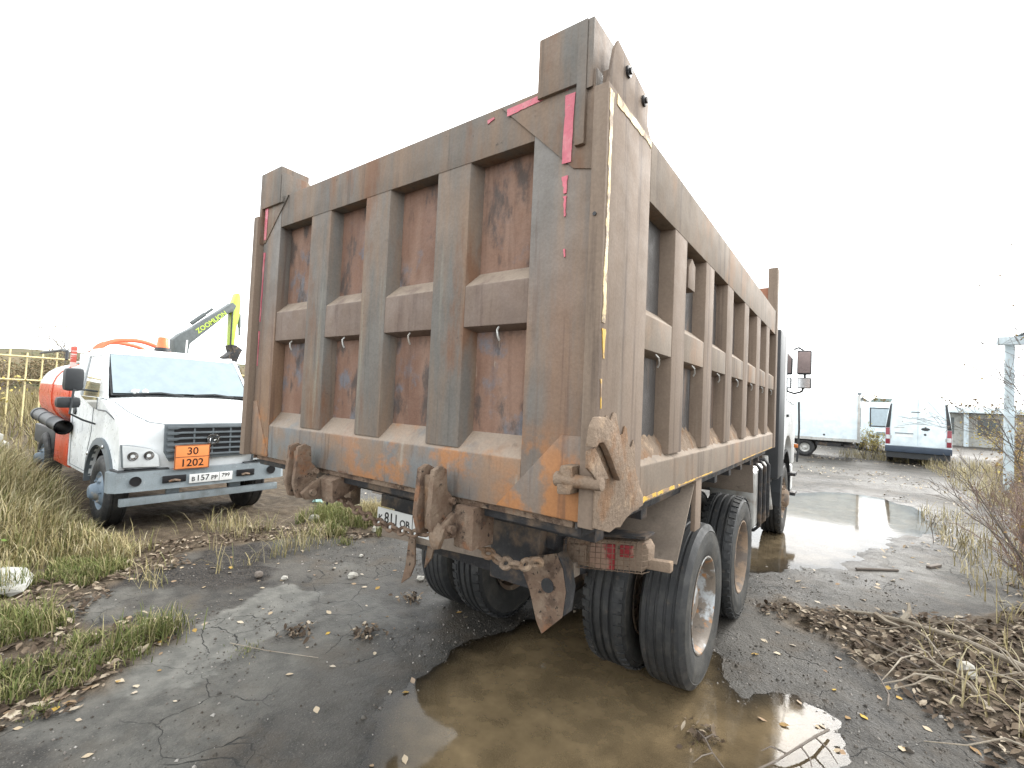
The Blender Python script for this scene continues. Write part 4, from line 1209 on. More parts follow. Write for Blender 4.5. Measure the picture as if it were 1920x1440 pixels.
# sides
def arch(cx, cz, r, a0, a1, n=12):
    return [(cx + r * math.cos(math.radians(a0 + (a1 - a0) * i / n)), cz + r * math.sin(math.radians(a0 + (a1 - a0) * i / n))) for i in range(n + 1)]
for s in (-1, 1):
    ya, yb = sorted((s * .90, s * .955))
    low = [(-1.87, .58)] + [(-.58, .58)] + arch(0, .46, .60, 168, 12) + [(.70, .62), (.80, .80), (.80, 1.0), (.78, 1.22), (.72, 1.36), (.40, 1.46), (.06, 1.57), (-.12, 1.64), (-.40, 1.66), (-1.87, 1.66)]
    sd = MB().prism(low, 'y', ya, yb).build("side_panel", WP, tk)
    # door outline and handle
    yo = s * .957
    MB().tube([(-.52, yo, 1.64), (-.56, yo, 1.2), (-.72, yo, .90), (-.80, yo, .62)], .005, 4).build("door_seam", M['grey_plastic'], sd)
    MB().tube([(-1.72, yo, 1.64), (-1.72, yo, .62), (-.80, yo, .62)], .005, 4).build("door_seam", M['grey_plastic'], sd)
    MB().lathe([(0, 0), (.055, 0), (.05, s * .02), (0, s * .022)], (-1.55, yo, 1.42), 'y', 12).build("door_handle", M['black_plastic'], sd)
    # window frame: pillars
    def pil(x0, z0, w0, x1, z1, w1, name="pillar"):
        mb = MB()
        b0, b1 = s * .945, s * .855
        th = -s * .05
        mb.hexa([(x0, b0, z0), (x0 + w0, b0, z0), (x0 + w0, b0 + th, z0), (x0, b0 + th, z0),
                 (x1, b1, z1), (x1 + w1, b1, z1), (x1 + w1, b1 + th, z1), (x1, b1 + th, z1)])
        return mb.build(name, WP, sd, bevel=.01)
    pil(-.36, 1.655, .26, -.76, 2.32, .12)
    pil(-1.87, 1.655, .40, -1.87, 2.32, .40)
    MB().hexa([(-1.5, s * .862, 2.25), (-.72, s * .862, 2.25), (-.72, s * .81, 2.25), (-1.5, s * .81, 2.25),
               (-1.5, s * .845, 2.36), (-.78, s * .845, 2.36), (-.78, s * .80, 2.36), (-1.5, s * .80, 2.36)]).build("window_rail", WP, sd)
    wg = MB().add([(-1.5, s * .925, 1.66), (-.34, s * .925, 1.50), (-.34, s * .925, 1.66), (-.74, s * .845, 2.27), (-1.5, s * .845, 2.27)], [(0, 1, 2, 3, 4)]).build("side_window", M['glass'], sd)
    MB().prism([(-1.30, 1.66), (-.36, 1.66), (-.36, 1.50), (-.60, 1.52)], 'y', *sorted((s * .957, s * .962))).build("window_dip", M['glass'], sd)
    MB().tube([(-.30, yo, 1.50), (.10, yo, 1.50), (.50, s * .955, 1.42)], .010, 5).build("side_moulding", M['black_plastic'], sd)
    # fender flare
    fl2 = MB()
    aa = arch(0, .46, .60, 175, 5, 14)
    bb = arch(0, .46, .69, 172, 8, 14)
    for i in range(14):
        p0, p1, q0, q1 = aa[i], aa[i + 1], bb[i], bb[i + 1]
        y0, y1 = s * .93, s * 1.0
        fl2.hexa([(p0[0], y0, p0[1]), (p1[0], y0, p1[1]), (p1[0], y1, p1[1]), (p0[0], y1, p0[1]),
                  (q0[0], y0, q0[1]), (q1[0], y0, q1[1]), (q1[0], y1 * .985, q1[1]), (q0[0], y1 * .985, q0[1])])
    fo = fl2.build("wheel_arch", M['grey_plastic'], tk)
    for q in (3, 9):
        p = bb[q]
        MB().lathe([(0, 0), (.025, 0), (.02, s * .012), (0, s * .014)], (p[0] * .94, s * 1.0, .46 + (p[1] - .46) * .94), 'y', 10).build("arch_stud", M['chrome'], fo)
    # headlamp
    hl = MB()
    y = lambda a: s * a
    pts = [(y(.955), 1.135), (y(.83), 1.115), (y(.66), 1.075), (y(.575), .99), (y(.555), .84), (y(.93), .855)]
    hb = hl.prism(pts, 'x', .80, .866).build("headlamp", M['grey_plastic'], tk, bevel=.008)
    cen = (sum(p[0] for p in pts) / 6, sum(p[1] for p in pts) / 6)
    MB().prism([(cen[0] + (p[0] - cen[0]) * .965, cen[1] + (p[1] - cen[1]) * .955) for p in pts], 'x', .860, .874).build("lamp_lens", M['lens'], hb, bevel=.004)
    for dx in (-.09, .07):
        MB().lathe([(0, .0), (.022, .002), (.05, .008), (.055, .008)], (.872, cen[0] + dx, cen[1] - .01), 'x', 16).build("reflector", M['chrome'], hb)
    # mirrors
    if s < 0:
        arm = MB().tube([(-.42, -.95, 1.74), (-.30, -1.10, 1.76), (-.25, -1.22, 1.76), (-.22, -1.25, 1.45), (-.30, -1.1, 1.36), (-.40, -.955, 1.30)], .013, 6).build("mirror_arm", M['black_plastic'], tk)
        MB().box(-.40, -.24, -1.32, -1.12, 1.74, 2.04).build("mirror", M['black_plastic'], arm, bevel=.055)
        MB().box(-.38, -.24, -1.38, -1.14, 1.52, 1.66).build("mirror", M['black_plastic'], arm, bevel=.045)
    else:
        arm = MB().tube([(-.42, .95, 1.74), (-.30, 1.12, 1.76), (-.30, 1.12, 1.45), (-.40, .955, 1.30)], .013, 6).build("mirror_arm", M['black_plastic'], tk)
        MB().box(-.42, -.26, 1.04, 1.26, 1.66, 2.02).build("mirror", M['black_plastic'], arm, bevel=.03)
# cab rear and floor
MB().box(-1.87, -1.82, -.90, .90, .62, 2.30).build("cab_rear", WP, tk, bevel=.01)
MB().box(-1.8, .75, -.90, .90, .60, .72).build("cab_floor", M['black_plastic'], tk)
# seats/dashboard read through the glass are dark: interior box
MB().box(-.75, -.15, -.85, .85, 1.30, 1.63).build("dashboard", M['grey_plastic'], tk, bevel=.03)
# grille
gr = MB().prism([(-.53, 1.37), (.55, 1.37), (.545, 1.05), (.50, .93), (-.46, .90), (-.52, 1.02)], 'x', .82, .862).build("grille", M['grey_plastic'], tk, bevel=.012)
MB().prism([(-.43, 1.335), (.45, 1.335), (.44, 1.06), (.40, .965), (-.38, .945), (-.42, 1.03)], 'x', .858, .866).build("grille_mesh", M['ink'], gr)
for k in range(6):
    z = 1.325 - k * .072
    MB().prism([(-.50, z - .018), (-.40, z - .018), (-.36, z - .004), (.38, z - .004), (.42, z - .018), (.52, z - .018), (.52, z + .018), (.40, z + .018), (.37, z + .022), (-.35, z + .022), (-.39, z + .018), (-.50, z + .018)],
               'x', .864, .882).build("slat", M['grey_plastic'], gr, bevel=.004)
for yv in (-.2, .02, .24):
    MB().box(.862, .874, yv - .01, yv + .01, .95, 1.34).build("grille_bar", M['grey_plastic'], gr)
emb = MB()
hexo = [(.02 + .085 * math.cos(a) * (1.0), 1.17 + .078 * math.sin(a)) for a in [math.radians(x) for x in (20, 60, 120, 160, 215, 250, 290, 325)]]
hexi = [(.02 + (p[0] - .02) * .66, 1.17 + (p[1] - 1.17) * .66) for p in hexo]
for i in range(8):
    j = (i + 1) % 8
    emb.hexa([(.884, *hexo[i]), (.884, *hexo[j]), (.884, *hexi[j]), (.884, *hexi[i]), (.900, *hexo[i]), (.900, *hexo[j]), (.900, *hexi[j]), (.900, *hexi[i])])
em = emb.build("emblem", M['chrome'], gr, bevel=.002)
MB().tube([(.893, -.015, 1.145), (.893, -.012, 1.18), (.893, .02, 1.198), (.893, .05, 1.185), (.893, .055, 1.16), (.893, .03, 1.15), (.893, .025, 1.17)], .009, 6).build("emblem_figure", M['chrome'], em)
# hazard plate
hz = MB().box(.905, .912, -.42, -.02, .795, 1.105).build("hazard_plate", M['orange_plate'], tk, bevel=.002)
bd = MB()
for (a0, a1, b0, b1) in ((-.418, -.022, .797, .805), (-.418, -.022, 1.095, 1.103), (-.418, -.410, .805, 1.095), (-.030, -.022, .805, 1.095), (-.410, -.030, .948, .956)):
    bd.box(.9121, .9135, a0, a1, b0, b1)
bd.build("plate_border", plain('brown_ink', (.14, .05, .025), .5), hz)
lettering("30", .135, M['ink'], hz, (.9128, -.22, 1.022), (0, 1, 0), (0, 0, 1), depth=.001, bold=.001)
lettering("1202", .135, M['ink'], hz, (.9128, -.22, .872), (0, 1, 0), (0, 0, 1), depth=.001, bold=.001)
# bumper
bz0, bz1 = .56, .80
outline = [(.70, -1.05), (.80, -1.045), (.87, -.98), (.885, -.80), (.90, 0), (.885, .80), (.87, .98), (.80, 1.045), (.70, 1.05)]
bm_ = MB()
ins = [(a - .12, b_ * .93) for a, b_ in outline]
for i in range(len(outline) - 1):
    p0, p1, q0, q1 = outline[i], outline[i + 1], ins[i], ins[i + 1]
    bm_.hexa([(*p0, bz0), (*p1, bz0), (*q1, bz0), (*q0, bz0), (p0[0] - .02, p0[1], bz1), (p1[0] - .02, p1[1], bz1), (*q1, bz1), (*q0, bz1)])
bump = bm_.build("bumper", M['bumper_grey'], tk)
MB().hexa([(.62, -1.0, .802), (.86, -.97, .802), (.87, -.45, .802), (.62, -.45, .802), (.62, -1.0, .822), (.84, -.97, .822), (.85, -.45, .822), (.62, -.45, .822)]).build("bumper_step", M['black_plastic'], bump, bevel=.004)
MB().hexa([(.62, .45, .802), (.87, .45, .802), (.86, .97, .802), (.62, 1.0, .802), (.62, .45, .822), (.85, .45, .822), (.84, .97, .822), (.62, 1.0, .822)]).build("bumper_step", M['black_plastic'], bump, bevel=.004)
for yy in (-.80, .82):
    MB().lathe([(0, 0), (.055, 0), (.06, .006), (.06, -.01)], (.887, yy, .685), 'x', 18).build("fog_lamp_hole", M['ink'], bump)
for a0, a1 in ((-.53, -.27), (.34, .58)):
    MB().box(.880, .900, a0, a1, .635, .725).build("tow_hook_slot", M['ink'], bump, bevel=.015)
    MB().tube([(.895, a0 + .07, .655), (.915, (a0 + a1) / 2, .668), (.895, a1 - .07, .655)], .016, 6).build("tow_hook", M['mud_steel'], bump)
lp = MB().box(.905, .911, -.24, .28, .605, .722).build("licence_plate", M['plate_white'], bump, bevel=.003)
for (t, size, cy, dz) in (("B", .078, -.195, -.008), ("157", .105, -.085, 0), ("PP", .078, .055, -.008), ("799", .070, .195, .012)):
    lettering(t, size, M['ink'], lp, (.9117, cy, .663 + dz), (0, 1, 0), (0, 0, 1), depth=.0008, bold=.001)
MB().box(.9112, .9122, .113, .117, .608, .719).build("plate_line", M['ink'], lp)
under = MB().box(.78, .84, -.93, .95, .385, .48).build("underrun_bar", M['bumper_grey'], tk, bevel=.008)
for yy in (-.37, .38):
    MB().box(.72, .778, yy - .07, yy + .07, .40, .62).build("bar_bracket", M['bumper_grey'], under, bevel=.005)
MB().box(-6.8, .7, -.45, -.35, .55, .75).box(-6.8, .7, .35, .45, .55, .75).build("chassis_frame", M['black_steel'], tk)
# wheels
RT = .46
def small_tyre(name, r, w):
    k = r / .46
    prof = [(.24 * k, -.03), (.27 * k, -.012), (.33 * k, 0), (.39 * k, -.004), (.43 * k, -.02), (.455 * k, -.035), (.46 * k, -.06), (.45 * k, -.065), (.45 * k, -.075), (.46 * k, -.08), (.46 * k, -w + .08), (.45 * k, -w + .075), (.45 * k, -w + .065), (.46 * k, -w + .06), (.455 * k, -w + .035), (.43 * k, -w + .02), (.33 * k, -w), (.25 * k, -w + .02)]
    return MB().lathe(prof, axis='y', n=40).mesh(name, M['rubber'], angle=30)
TT = small_tyre("tanker_tyre", RT, .25)
trim = MB().lathe([(.25, -.03), (.24, -.02), (.22, -.05), (.20, -.06), (.16, -.02), (.11, .0), (.095, .06), (.07, .085), (0, .09)], axis='y', n=32)
for k in range(6):
    a = 2 * math.pi * k / 6
    trim.lathe([(0, .02), (.014, .018), (.016, -.02)], (.14 * math.cos(a), -.0, .14 * math.sin(a)), 'y', 6)
BLUEHUB = wmat('blue_grey_hub', (.16, .21, .26), [dict(c=(.30, .27, .22), s=6, lo=.5, hi=.65, k=.8)], rough=.6, bump=.2)
TR = trim.mesh("tanker_rim", BLUEHUB)
for (X, s) in ((0, -1), (0, 1), (-3.9, -1), (-3.9, 1)):
    w = link("wheel", TT, tk)
    w.location = (X, s * .97, RT)
    w.rotation_euler = (0, 0, 0 if s > 0 else math.pi)
    link("rim", TR, w)
# tank vessel: rounded-ellipse section
TP = []
for k in range(32):
    a = 2 * math.pi * k / 32
    c, s_ = math.cos(a), math.sin(a)
    TP.append((math.copysign(abs(c) ** .75, c) * .87, 1.62 + math.copysign(abs(s_) ** .75, s_) * .62))
v, f = [], []
stations = [(-1.98, .80), (-2.02, .93), (-2.10, 1.0), (-5.30, 1.0), (-5.38, .93), (-5.42, .80)]
for X, k in stations:
    for (yy, zz) in TP:
        v.append((X, yy * k, 1.62 + (zz - 1.62) * k))
for i in range(len(stations) - 1):
    for j in range(32):
        j2 = (j + 1) % 32
        f.append((i * 32 + j, i * 32 + j2, (i + 1) * 32 + j2, (i + 1) * 32 + j))
f.append(tuple(range(31, -1, -1))); f.append(tuple(5 * 32 + j for j in range(32)))
TANKM = wmat('tank_shell_paint', (.60, .085, .035), [dict(c=(.70, .68, .64), s=.01, lo=-1, hi=-.5, k=1, zone=[('Z', 1.78, 1.80), ('X', -2.55, -2.60)])], rough=.3, rough_var=.05, bump=0, fine=False)
tv = MB().add(v, f).build("tank", TANKM, tk, angle=40)
for X in (-2.58, -4.0):
    ring = [(X, yy * 1.004, 1.62 + (zz - 1.62) * 1.006) for yy, zz in TP]
    MB().tube(ring, .014, 6, closed=True).build("tank_band", M['orange_tank'], tv)
# top walkway, manholes, orange hoses
MB().box(-5.2, -2.2, -.42, .42, 2.22, 2.27).build("walkway", M['alu'], tk, bevel=.005)
for X in (-2.9, -4.2):
    MB().lathe([(0, .12), (.22, .11), (.25, .08), (.25, 0)], (X, 0, 2.25), 'z', 20).build("manhole", M['alu'], tv)
HOSE = plain('orange_hose', (.62, .13, .055), .5)
MB().tube(smooth_path([(-1.95, -.80, 2.30), (-2.0, -.66, 2.42), (-2.05, -.45, 2.56), (-2.1, -.1, 2.60), (-2.1, .22, 2.50), (-2.1, .40, 2.40)]), .035, 10).build("hose", HOSE, tk)
MB().tube(smooth_path([(-2.3, -.70, 2.25), (-2.4, -.60, 2.46), (-2.5, -.40, 2.56), (-2.6, -.15, 2.56), (-2.7, .1, 2.5), (-2.7, .3, 2.3)]), .035, 10).build("hose", HOSE, tk)
for (yy, X) in ((-.86, -2.55), (-.80, -2.9)):
    MB().box(X - .03, X + .03, yy - .035, yy + .035, 2.10, 2.44).build("rail_post", wmat('red_white_post', (.62, .55, .52), [dict(c=(.5, .12, .09), s=(1, 1, 9), lo=.5, hi=.52, k=1)], rough=.5, bump=0), tk)
MB().tube([(-2.3, -.98, 2.20), (-2.35, -.97, 2.34), (-2.9, -.94, 2.38), (-4.8, -.94, 2.38)], .022, 8).build("hand_rail", M['black_plastic'], tk)
# beacon and aerial on the roof
bc = MB().lathe([(0, .175), (.055, .17), (.07, .15), (.085, .0)], (-1.05, -.07, 2.455), 'z', 20).build("beacon", M['orange_lamp'], tk)
MB().lathe([(0, .05), (.10, .05), (.11, .0)], (-1.05, -.07, 2.405), 'z', 20).build("beacon_base", M['black_plastic'], bc)
MB().tube([(-1.0, .24, 2.40), (-1.0, .245, 2.62)], .014, 6).build("aerial", M['plate_white'], tk)
# side pipe (open end to the front) and red locker
ps = Vector((-3.75, -1.05, 1.26)); pe = Vector((-1.62, -1.07, 1.17))
pipe = MB()
dirp = (pe - ps)
pathp, rad = [], []
for t, r in ((0, .115), (.06, .115), (.065, .102), (.33, .102), (.335, .11), (.37, .11), (.375, .100), (.66, .100), (.665, .107), (.70, .107), (.705, .100), (.97, .100), (.975, .11), (1, .11)):
    pathp.append(ps + dirp * t); rad.append(r)
pp = pipe.tube(pathp, rad, 24, caps=False).tube([ps + dirp * .02, pe - dirp * .0], .093, 24, caps=False).build("side_pipe", M['black_plastic'], tk)
lk = MB().box(-3.05, -1.92, -.93, -.50, .52, 1.03).build("locker", M['orange_tank'], tk, bevel=.015)
MB().box(-2.95, -2.02, -.938, -.928, .60, .95).build("locker_door", M['orange_tank'], lk, bevel=.004)
MB().box(-5.2, -3.3, -.90, -.5, .66, 1.0).build("rear_mudguard", M['black_plastic'], tk, bevel=.02)

# ------------------------------------------------------------------ excavator beyond the tanker
ex = empty("excavator", (-20.45, 8.0, 0), label="grey and lime green excavator arm rising behind the tanker cab", cat="excavator")
def E_(y, z):      # plane measured at x=-13 scaled out to x=-20.45
    return ((y + 1.47) * 1.5 - 1.47 - 8.0, 1.8776 + (z - 1.8776) * 1.5)
boom_poly = [E_(3.45, 2.55), E_(3.41, 3.10), E_(3.55, 3.26), E_(3.80, 3.44), E_(4.65, 4.20), E_(4.82, 4.36), E_(4.93, 4.28), E_(4.86, 4.10), E_(4.72, 4.02), E_(4.25, 3.50), E_(3.80, 3.02), E_(3.74, 2.55)]
boom = MB().prism(boom_poly, 'x', -.26, .26).build("boom", M['boom_grey'], ex, bevel=.03)
p0, p1 = E_(4.0, 3.42), E_(4.60, 3.98)
dy_, dz_ = p1[0] - p0[0], p1[1] - p0[1]
mid_ = ((p0[0] + p1[0]) / 2, (p0[1] + p1[1]) / 2)
lettering("ZOOMLION", .27, M['lime'], boom, (.263, mid_[0], mid_[1]), (0, dy_, dz_), (0, -dz_, dy_), depth=.004, bold=.006)
stick_poly = [E_(4.93, 4.66), E_(5.02, 4.66), E_(5.06, 4.45), E_(5.05, 4.02), E_(4.98, 3.62), E_(4.95, 3.12), E_(4.85, 3.12), E_(4.82, 3.9), E_(4.82, 4.28), E_(4.88, 4.45)]
stick = MB().prism(stick_poly, 'x', -.2, .2).build("stick", M['lime'], ex, bevel=.025)
def cyl(a, b_, r0, r1, name, par):
    a, b_ = Vector((0, *E_(*a))), Vector((0, *E_(*b_)))
    m_ = a.lerp(b_, .62)
    o = MB().tube([a, m_], r0, 10).build(name, M['boom_grey'], par)
    MB().tube([m_, b_], r1, 8).build("rod", M['boom_grey'], o)
    return o
cyl((3.85, 3.60), (4.36, 4.10), .085, .055, "boom_cylinder", boom)
cyl((5.09, 4.08), (5.13, 3.44), .07, .045, "bucket_cylinder", stick)
MB().tube([(.21, *E_(4.84, 4.1)), (.24, *E_(4.83, 3.6)), (.21, *E_(4.84, 3.1))], .035, 6).build("hydraulic_hose", M['black_plastic'], stick)
MB().tube([(0, *E_(4.93, 4.1)), (0, *E_(5.0, 3.98)), (0, *E_(5.1, 4.0))], .04, 6).build("hydraulic_hose", M['black_plastic'], stick)
MB().prism([E_(4.84, 3.12), E_(4.96, 3.12), E_(5.15, 3.0), E_(5.08, 2.85), E_(5.0, 2.6), E_(4.7, 2.5), E_(4.72, 2.75), E_(4.9, 2.92)], 'x', -.35, .35).build("bucket", M['black_steel'], ex, bevel=.02)
house = MB().box(-1.2, 1.2, -2.6, .6, 1.1, 2.3).build("house", M['boom_grey'], ex, bevel=.08)
MB().box(-1.2, -.3, -.6, .7, 1.2, 2.9).build("operator_cab", M['glass'], house, bevel=.08)
for s in (-1, 1):
    tr_ = [(-2.0, .5), (-1.7, .1), (1.4, .1), (1.7, .5), (1.4, .9), (-1.7, .9)]
    MB().prism(tr_, 'x', s * 1.2 - .25, s * 1.2 + .25).build("track", M['black_steel'], ex, bevel=.06)

# ------------------------------------------------------------------ yellow fence, concrete slabs
def fence(name, a, b_, n, h, rails, label, tilt=0):
    a, b_ = Vector(a), Vector(b_)
    root = empty(name, (0, 0, 0), label=label, cat="fence")
    r = random.Random(5)
    for i in range(n + 1):
        p = a.lerp(b_, i / n)
        lean = Vector((r.uniform(-.03, .03), r.uniform(-.03, .03), 0))
        MB().tube([p, p + Vector((0, 0, h + r.uniform(-.08, .08))) + lean], .028, 6).build("post", M['fence_yellow'], root)
    for z in rails:
        MB().tube([a + Vector((.06, 0, z)), a.lerp(b_, .5) + Vector((.06, 0, z + .04)), b_ + Vector((.06, 0, z))], .034, 6).build("rail", M['fence_yellow'], root)
    return root
fence("fence", (-24, -6, .0), (-24, 3.6, .0), 22, 2.95, (1.80, 2.70), "faded yellow steel rail fence beside the tanker's tail")
fence("fence", (-24, 5.6, .0), (-24, 22, .0), 30, 3.0, (1.9, 2.5), "yellow barred fence seen between tanker cab and tipper")
sl = empty("slab_stack", (-16.5, -.6, 0), label="stack of pale concrete slabs lying in the grass left of tanker", cat="concrete slabs")
for k in range(6):
    MB().box(-.8 + .08 * (k % 2), .8 + .05 * k, -2.6 + .1 * (k % 3), 1.5 - .12 * k, k * .22, k * .22 + .2).build("slab", M['concrete'], sl, bevel=.015)

# ------------------------------------------------------------------ box truck
bt = empty("box_truck", (-2.0, 22.6, 0), label="white box lorry parked side-on behind the mid puddle", cat="box truck")
bx_ = MB().box(-3.4, 4.2, 0, 2.2, .82, 2.66).build("cargo_box", M['white_old'], bt, bevel=.02)
MB().box(-3.4, 4.2, -.012, 0, .74, .86).build("lower_rail", M['alu'], bx_)
MB().box(4.14, 4.23, -.03, .06, .72, 2.74).build("corner_post", M['alu'], bx_, bevel=.005)
MB().box(4.11, 4.27, -.05, .08, 2.70, 2.80).build("corner_cap", M['bumper_grey'], bx_, bevel=.02)
MB().lathe([(0, -.02), (.04, -.02), (.04, 0)], (3.0, 0, .98), 'y', 10).build("side_marker", M['black_plastic'], bx_)
MB().box(-5.2, 4.0, .55, .70, .50, .72).box(-5.2, 4.0, 1.5, 1.65, .50, .72).build("chassis_frame", M['black_steel'], bt)
MB().box(3.7, 4.1, .1, 2.1, .48, .60).build("rear_bar", M['black_steel'], bt, bevel=.01)
for X in (3.05, 3.55):
    MB().tube([(X, .3, .74), (X + .15, .3, .5)], .03, 6).build("strut", M['black_steel'], bt)
MB().box(2.7, 3.6, .15, .5, .50, .66).build("side_locker", M['black_steel'], bt, bevel=.01)
T2 = small_tyre("box_truck_tyre", .37, .24)
R2 = MB().lathe([(.20, -.03), (.19, -.02), (.17, -.06), (.11, -.07), (.09, -.01), (0, 0)], axis='y', n=24).mesh("box_truck_rim", M['alu'])
for X in (2.3, -3.9):
    for yy, s in ((.12, -1), (2.08, 1)):
        w = link("wheel", T2, bt); w.location = (X, yy, .37); w.rotation_euler = (0, 0, 0 if s > 0 else math.pi)
        link("rim", R2, w)
cb = MB().prism([(-5.4, .55), (-3.55, .55), (-3.55, 2.3), (-4.6, 2.3), (-5.1, 1.5), (-5.4, 1.35)], 'y', .1, 2.1).build("cab", M['white_old'], bt, bevel=.06)
MB().prism([(-4.95, 1.5), (-3.9, 1.5), (-3.9, 2.15), (-4.6, 2.15)], 'y', .085, .098).build("cab_window", M['glass'], cb)

# ------------------------------------------------------------------ white van (rear towards us)
van = empty("van", (4.05, 22.9, 0), math.radians(-3), label="white high-roof panel van parked with its rear doors towards us", cat="van")
prof = [(.98, .50), (1.0, .75), (1.0, 1.1), (.985, 1.5), (.93, 2.0), (.84, 2.45), (.76, 2.62), (.60, 2.70), (.3, 2.73), (0, 2.735)]
full = [(-a, z) for a, z in prof] + [(a, z) for a, z in prof[::-1][1:]]
v, f = [], []
st = [(0, .985, 1.0), (.05, 1.0, 1.0), (3.6, 1.0, 1.0), (4.1, .97, .80), (4.6, .95, .50), (5.4, .90, .44)]
n_ = len(full)
for yy, kx, kz in st:
    for a, z in full:
        v.append((a * kx, yy, .5 + (z - .5) * kz))
for i in range(len(st) - 1):
    for j in range(n_ - 1):
        f.append((i * n_ + j, i * n_ + j + 1, (i + 1) * n_ + j + 1, (i + 1) * n_ + j))
f.append(tuple(range(n_))); f.append(tuple((len(st) - 1) * n_ + j for j in range(n_)))
vb = MB().add(v, f).build("body", M['white_old'], van, angle=35)
for s in (-1, 1):
    dr = MB().prism([(s * .015, .74), (s * .80, .74), (s * .83, 1.1), (s * .82, 1.5), (s * .77, 2.0), (s * .70, 2.42), (s * .58, 2.56), (s * .015, 2.58)], 'y', -.022, -.004).build("rear_door", M['white_old'], van, bevel=.008)
    MB().hexa([(s * .84, -.03, .78), (s * .985, -.03, .78), (s * .985, .10, .78), (s * .84, .02, .78), (s * .855, -.03, 1.42), (s * .985, -.01, 1.42), (s * .985, .10, 1.42), (s * .855, .02, 1.42)]).build("tail_lamp", plain('van_tail_lamp', (.22, .03, .045), .3), van, bevel=.008)
    MB().hexa([(s * .855, -.03, 1.43), (s * .985, -.01, 1.43), (s * .985, .08, 1.43), (s * .855, .02, 1.43), (s * .79, -.012, 2.40), (s * .85, -.005, 2.40), (s * .85, .06, 2.40), (s * .79, .02, 2.40)]).build("pillar_trim", M['black_plastic'], van, bevel=.006)
    MB().box(*sorted((s * .80, s * .82)), -.03, -.02, 1.0, 1.12).build("door_hinge", M['alu'], dr)
    MB().box(*sorted((s * .85, s * .97)), -.036, -.03, .98, 1.14).build("clear_lens", M['lens'], vb)
bpv = MB().box(-1.0, 1.0, -.10, .10, .48, .72).build("rear_bumper", plain('navy_bumper', (.03, .045, .07), .5), van, bevel=.03)
MB().box(-.96, .96, .0, 5.0, .25, .48).build("underbody", M['black_plastic'], van)
hd = MB().lathe([(0, -.03), (.10, -.028), (.13, -.015), (.13, 0)], (.23, -.02, 1.43), 'y', 24)
hd.v = [(x if True else x, y, 1.43 + (z - 1.43) * .45) for x, y, z in hd.v]
hd.build("door_handle", M['black_plastic'], van)
MB().lathe([(0, -.02), (.04, -.02), (.04, 0)], (.22, -.02, 1.22), 'y', 12).build("lock", M['black_plastic'], van)
MB().box(-.20, .06, -.04, -.023, 2.07, 2.10).build("brake_lamp", M['black_plastic'], van)
MB().box(-.72, -.40, -.03, -.0225, 1.44, 1.47).build("nameplate", M['alu'], van)
vp = MB().box(-.68, -.14, -.032, -.023, 1.08, 1.20).build("licence_plate", M['plate_white'], van)
MB().box(-.69, -.13, -.05, -.023, 1.215, 1.25).build("plate_trim", M['bumper_grey'], vp)
T3 = small_tyre("van_tyre", .34, .22)
for X, yy in ((-.95, 1.1), (.95, 1.1), (-.95, 4.4), (.95, 4.4)):
    w = link("wheel", T3, van); w.location = (X, yy, .34); w.rotation_euler = (0, 0, math.pi / 2 if X < 0 else -math.pi / 2)

# ------------------------------------------------------------------ small bus, between box truck and van
bus = empty("minibus", (3.55, 29.6, 0), math.radians(-66), label="white minibus partly hidden between box lorry and van", cat="bus")
# local +x is the front
bb_ = MB().prism([(0, .45), (0, 1.25), (-.12, 2.35), (-.45, 2.58), (-6.6, 2.58), (-6.8, 2.4), (-6.8, .45)], 'y', -1.1, 1.1).build("body", M['white_old'], bus, bevel=.08)
wsb = MB().hexa([(.015, -.92, 1.30), (.015, .92, 1.30), (-.01, .92, 1.30), (-.01, -.92, 1.30), (-.105, -.88, 2.30), (-.105, .88, 2.30), (-.13, .88, 2.30), (-.13, -.88, 2.30)]).build("windscreen", M['black_plastic'], bus)
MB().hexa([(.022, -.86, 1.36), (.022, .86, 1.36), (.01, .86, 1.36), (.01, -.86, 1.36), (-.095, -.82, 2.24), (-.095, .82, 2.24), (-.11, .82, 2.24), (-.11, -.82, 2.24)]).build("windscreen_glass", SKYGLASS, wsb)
for k in range(5):
    x1 = -.5 - k * 1.15
    for s in (-1, 1):
        w_ = MB().box(x1 - 1.0, x1, *sorted((s * 1.102, s * 1.112)), 1.25, 2.25).build("window", M['black_plastic'], bus)
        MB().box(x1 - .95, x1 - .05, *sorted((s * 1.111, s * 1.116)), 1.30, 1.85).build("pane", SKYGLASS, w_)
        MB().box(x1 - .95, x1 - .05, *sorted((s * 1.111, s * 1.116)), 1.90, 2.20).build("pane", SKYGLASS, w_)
MB().box(-.02, .06, -1.08, 1.08, .42, .66).build("bumper", M['white_old'], bus, bevel=.02)
MB().box(.0, .03, -.6, .3, .88, 1.05).build("grille", M['bumper_grey'], bus)
for yy in (-.75, -.55, .55, .75):
    MB().lathe([(0, .02), (.07, .02), (.08, 0)], (.0, yy, .80), 'x', 14).build("headlamp", M['black_plastic'], bus)
for X, yy in ((-1.2, -.95), (-1.2, .95), (-5.0, -.95), (-5.0, .95)):
    w = link("wheel", T2, bus); w.location = (X, yy, .37); w.rotation_euler = (0, 0, 0 if yy > 0 else math.pi)

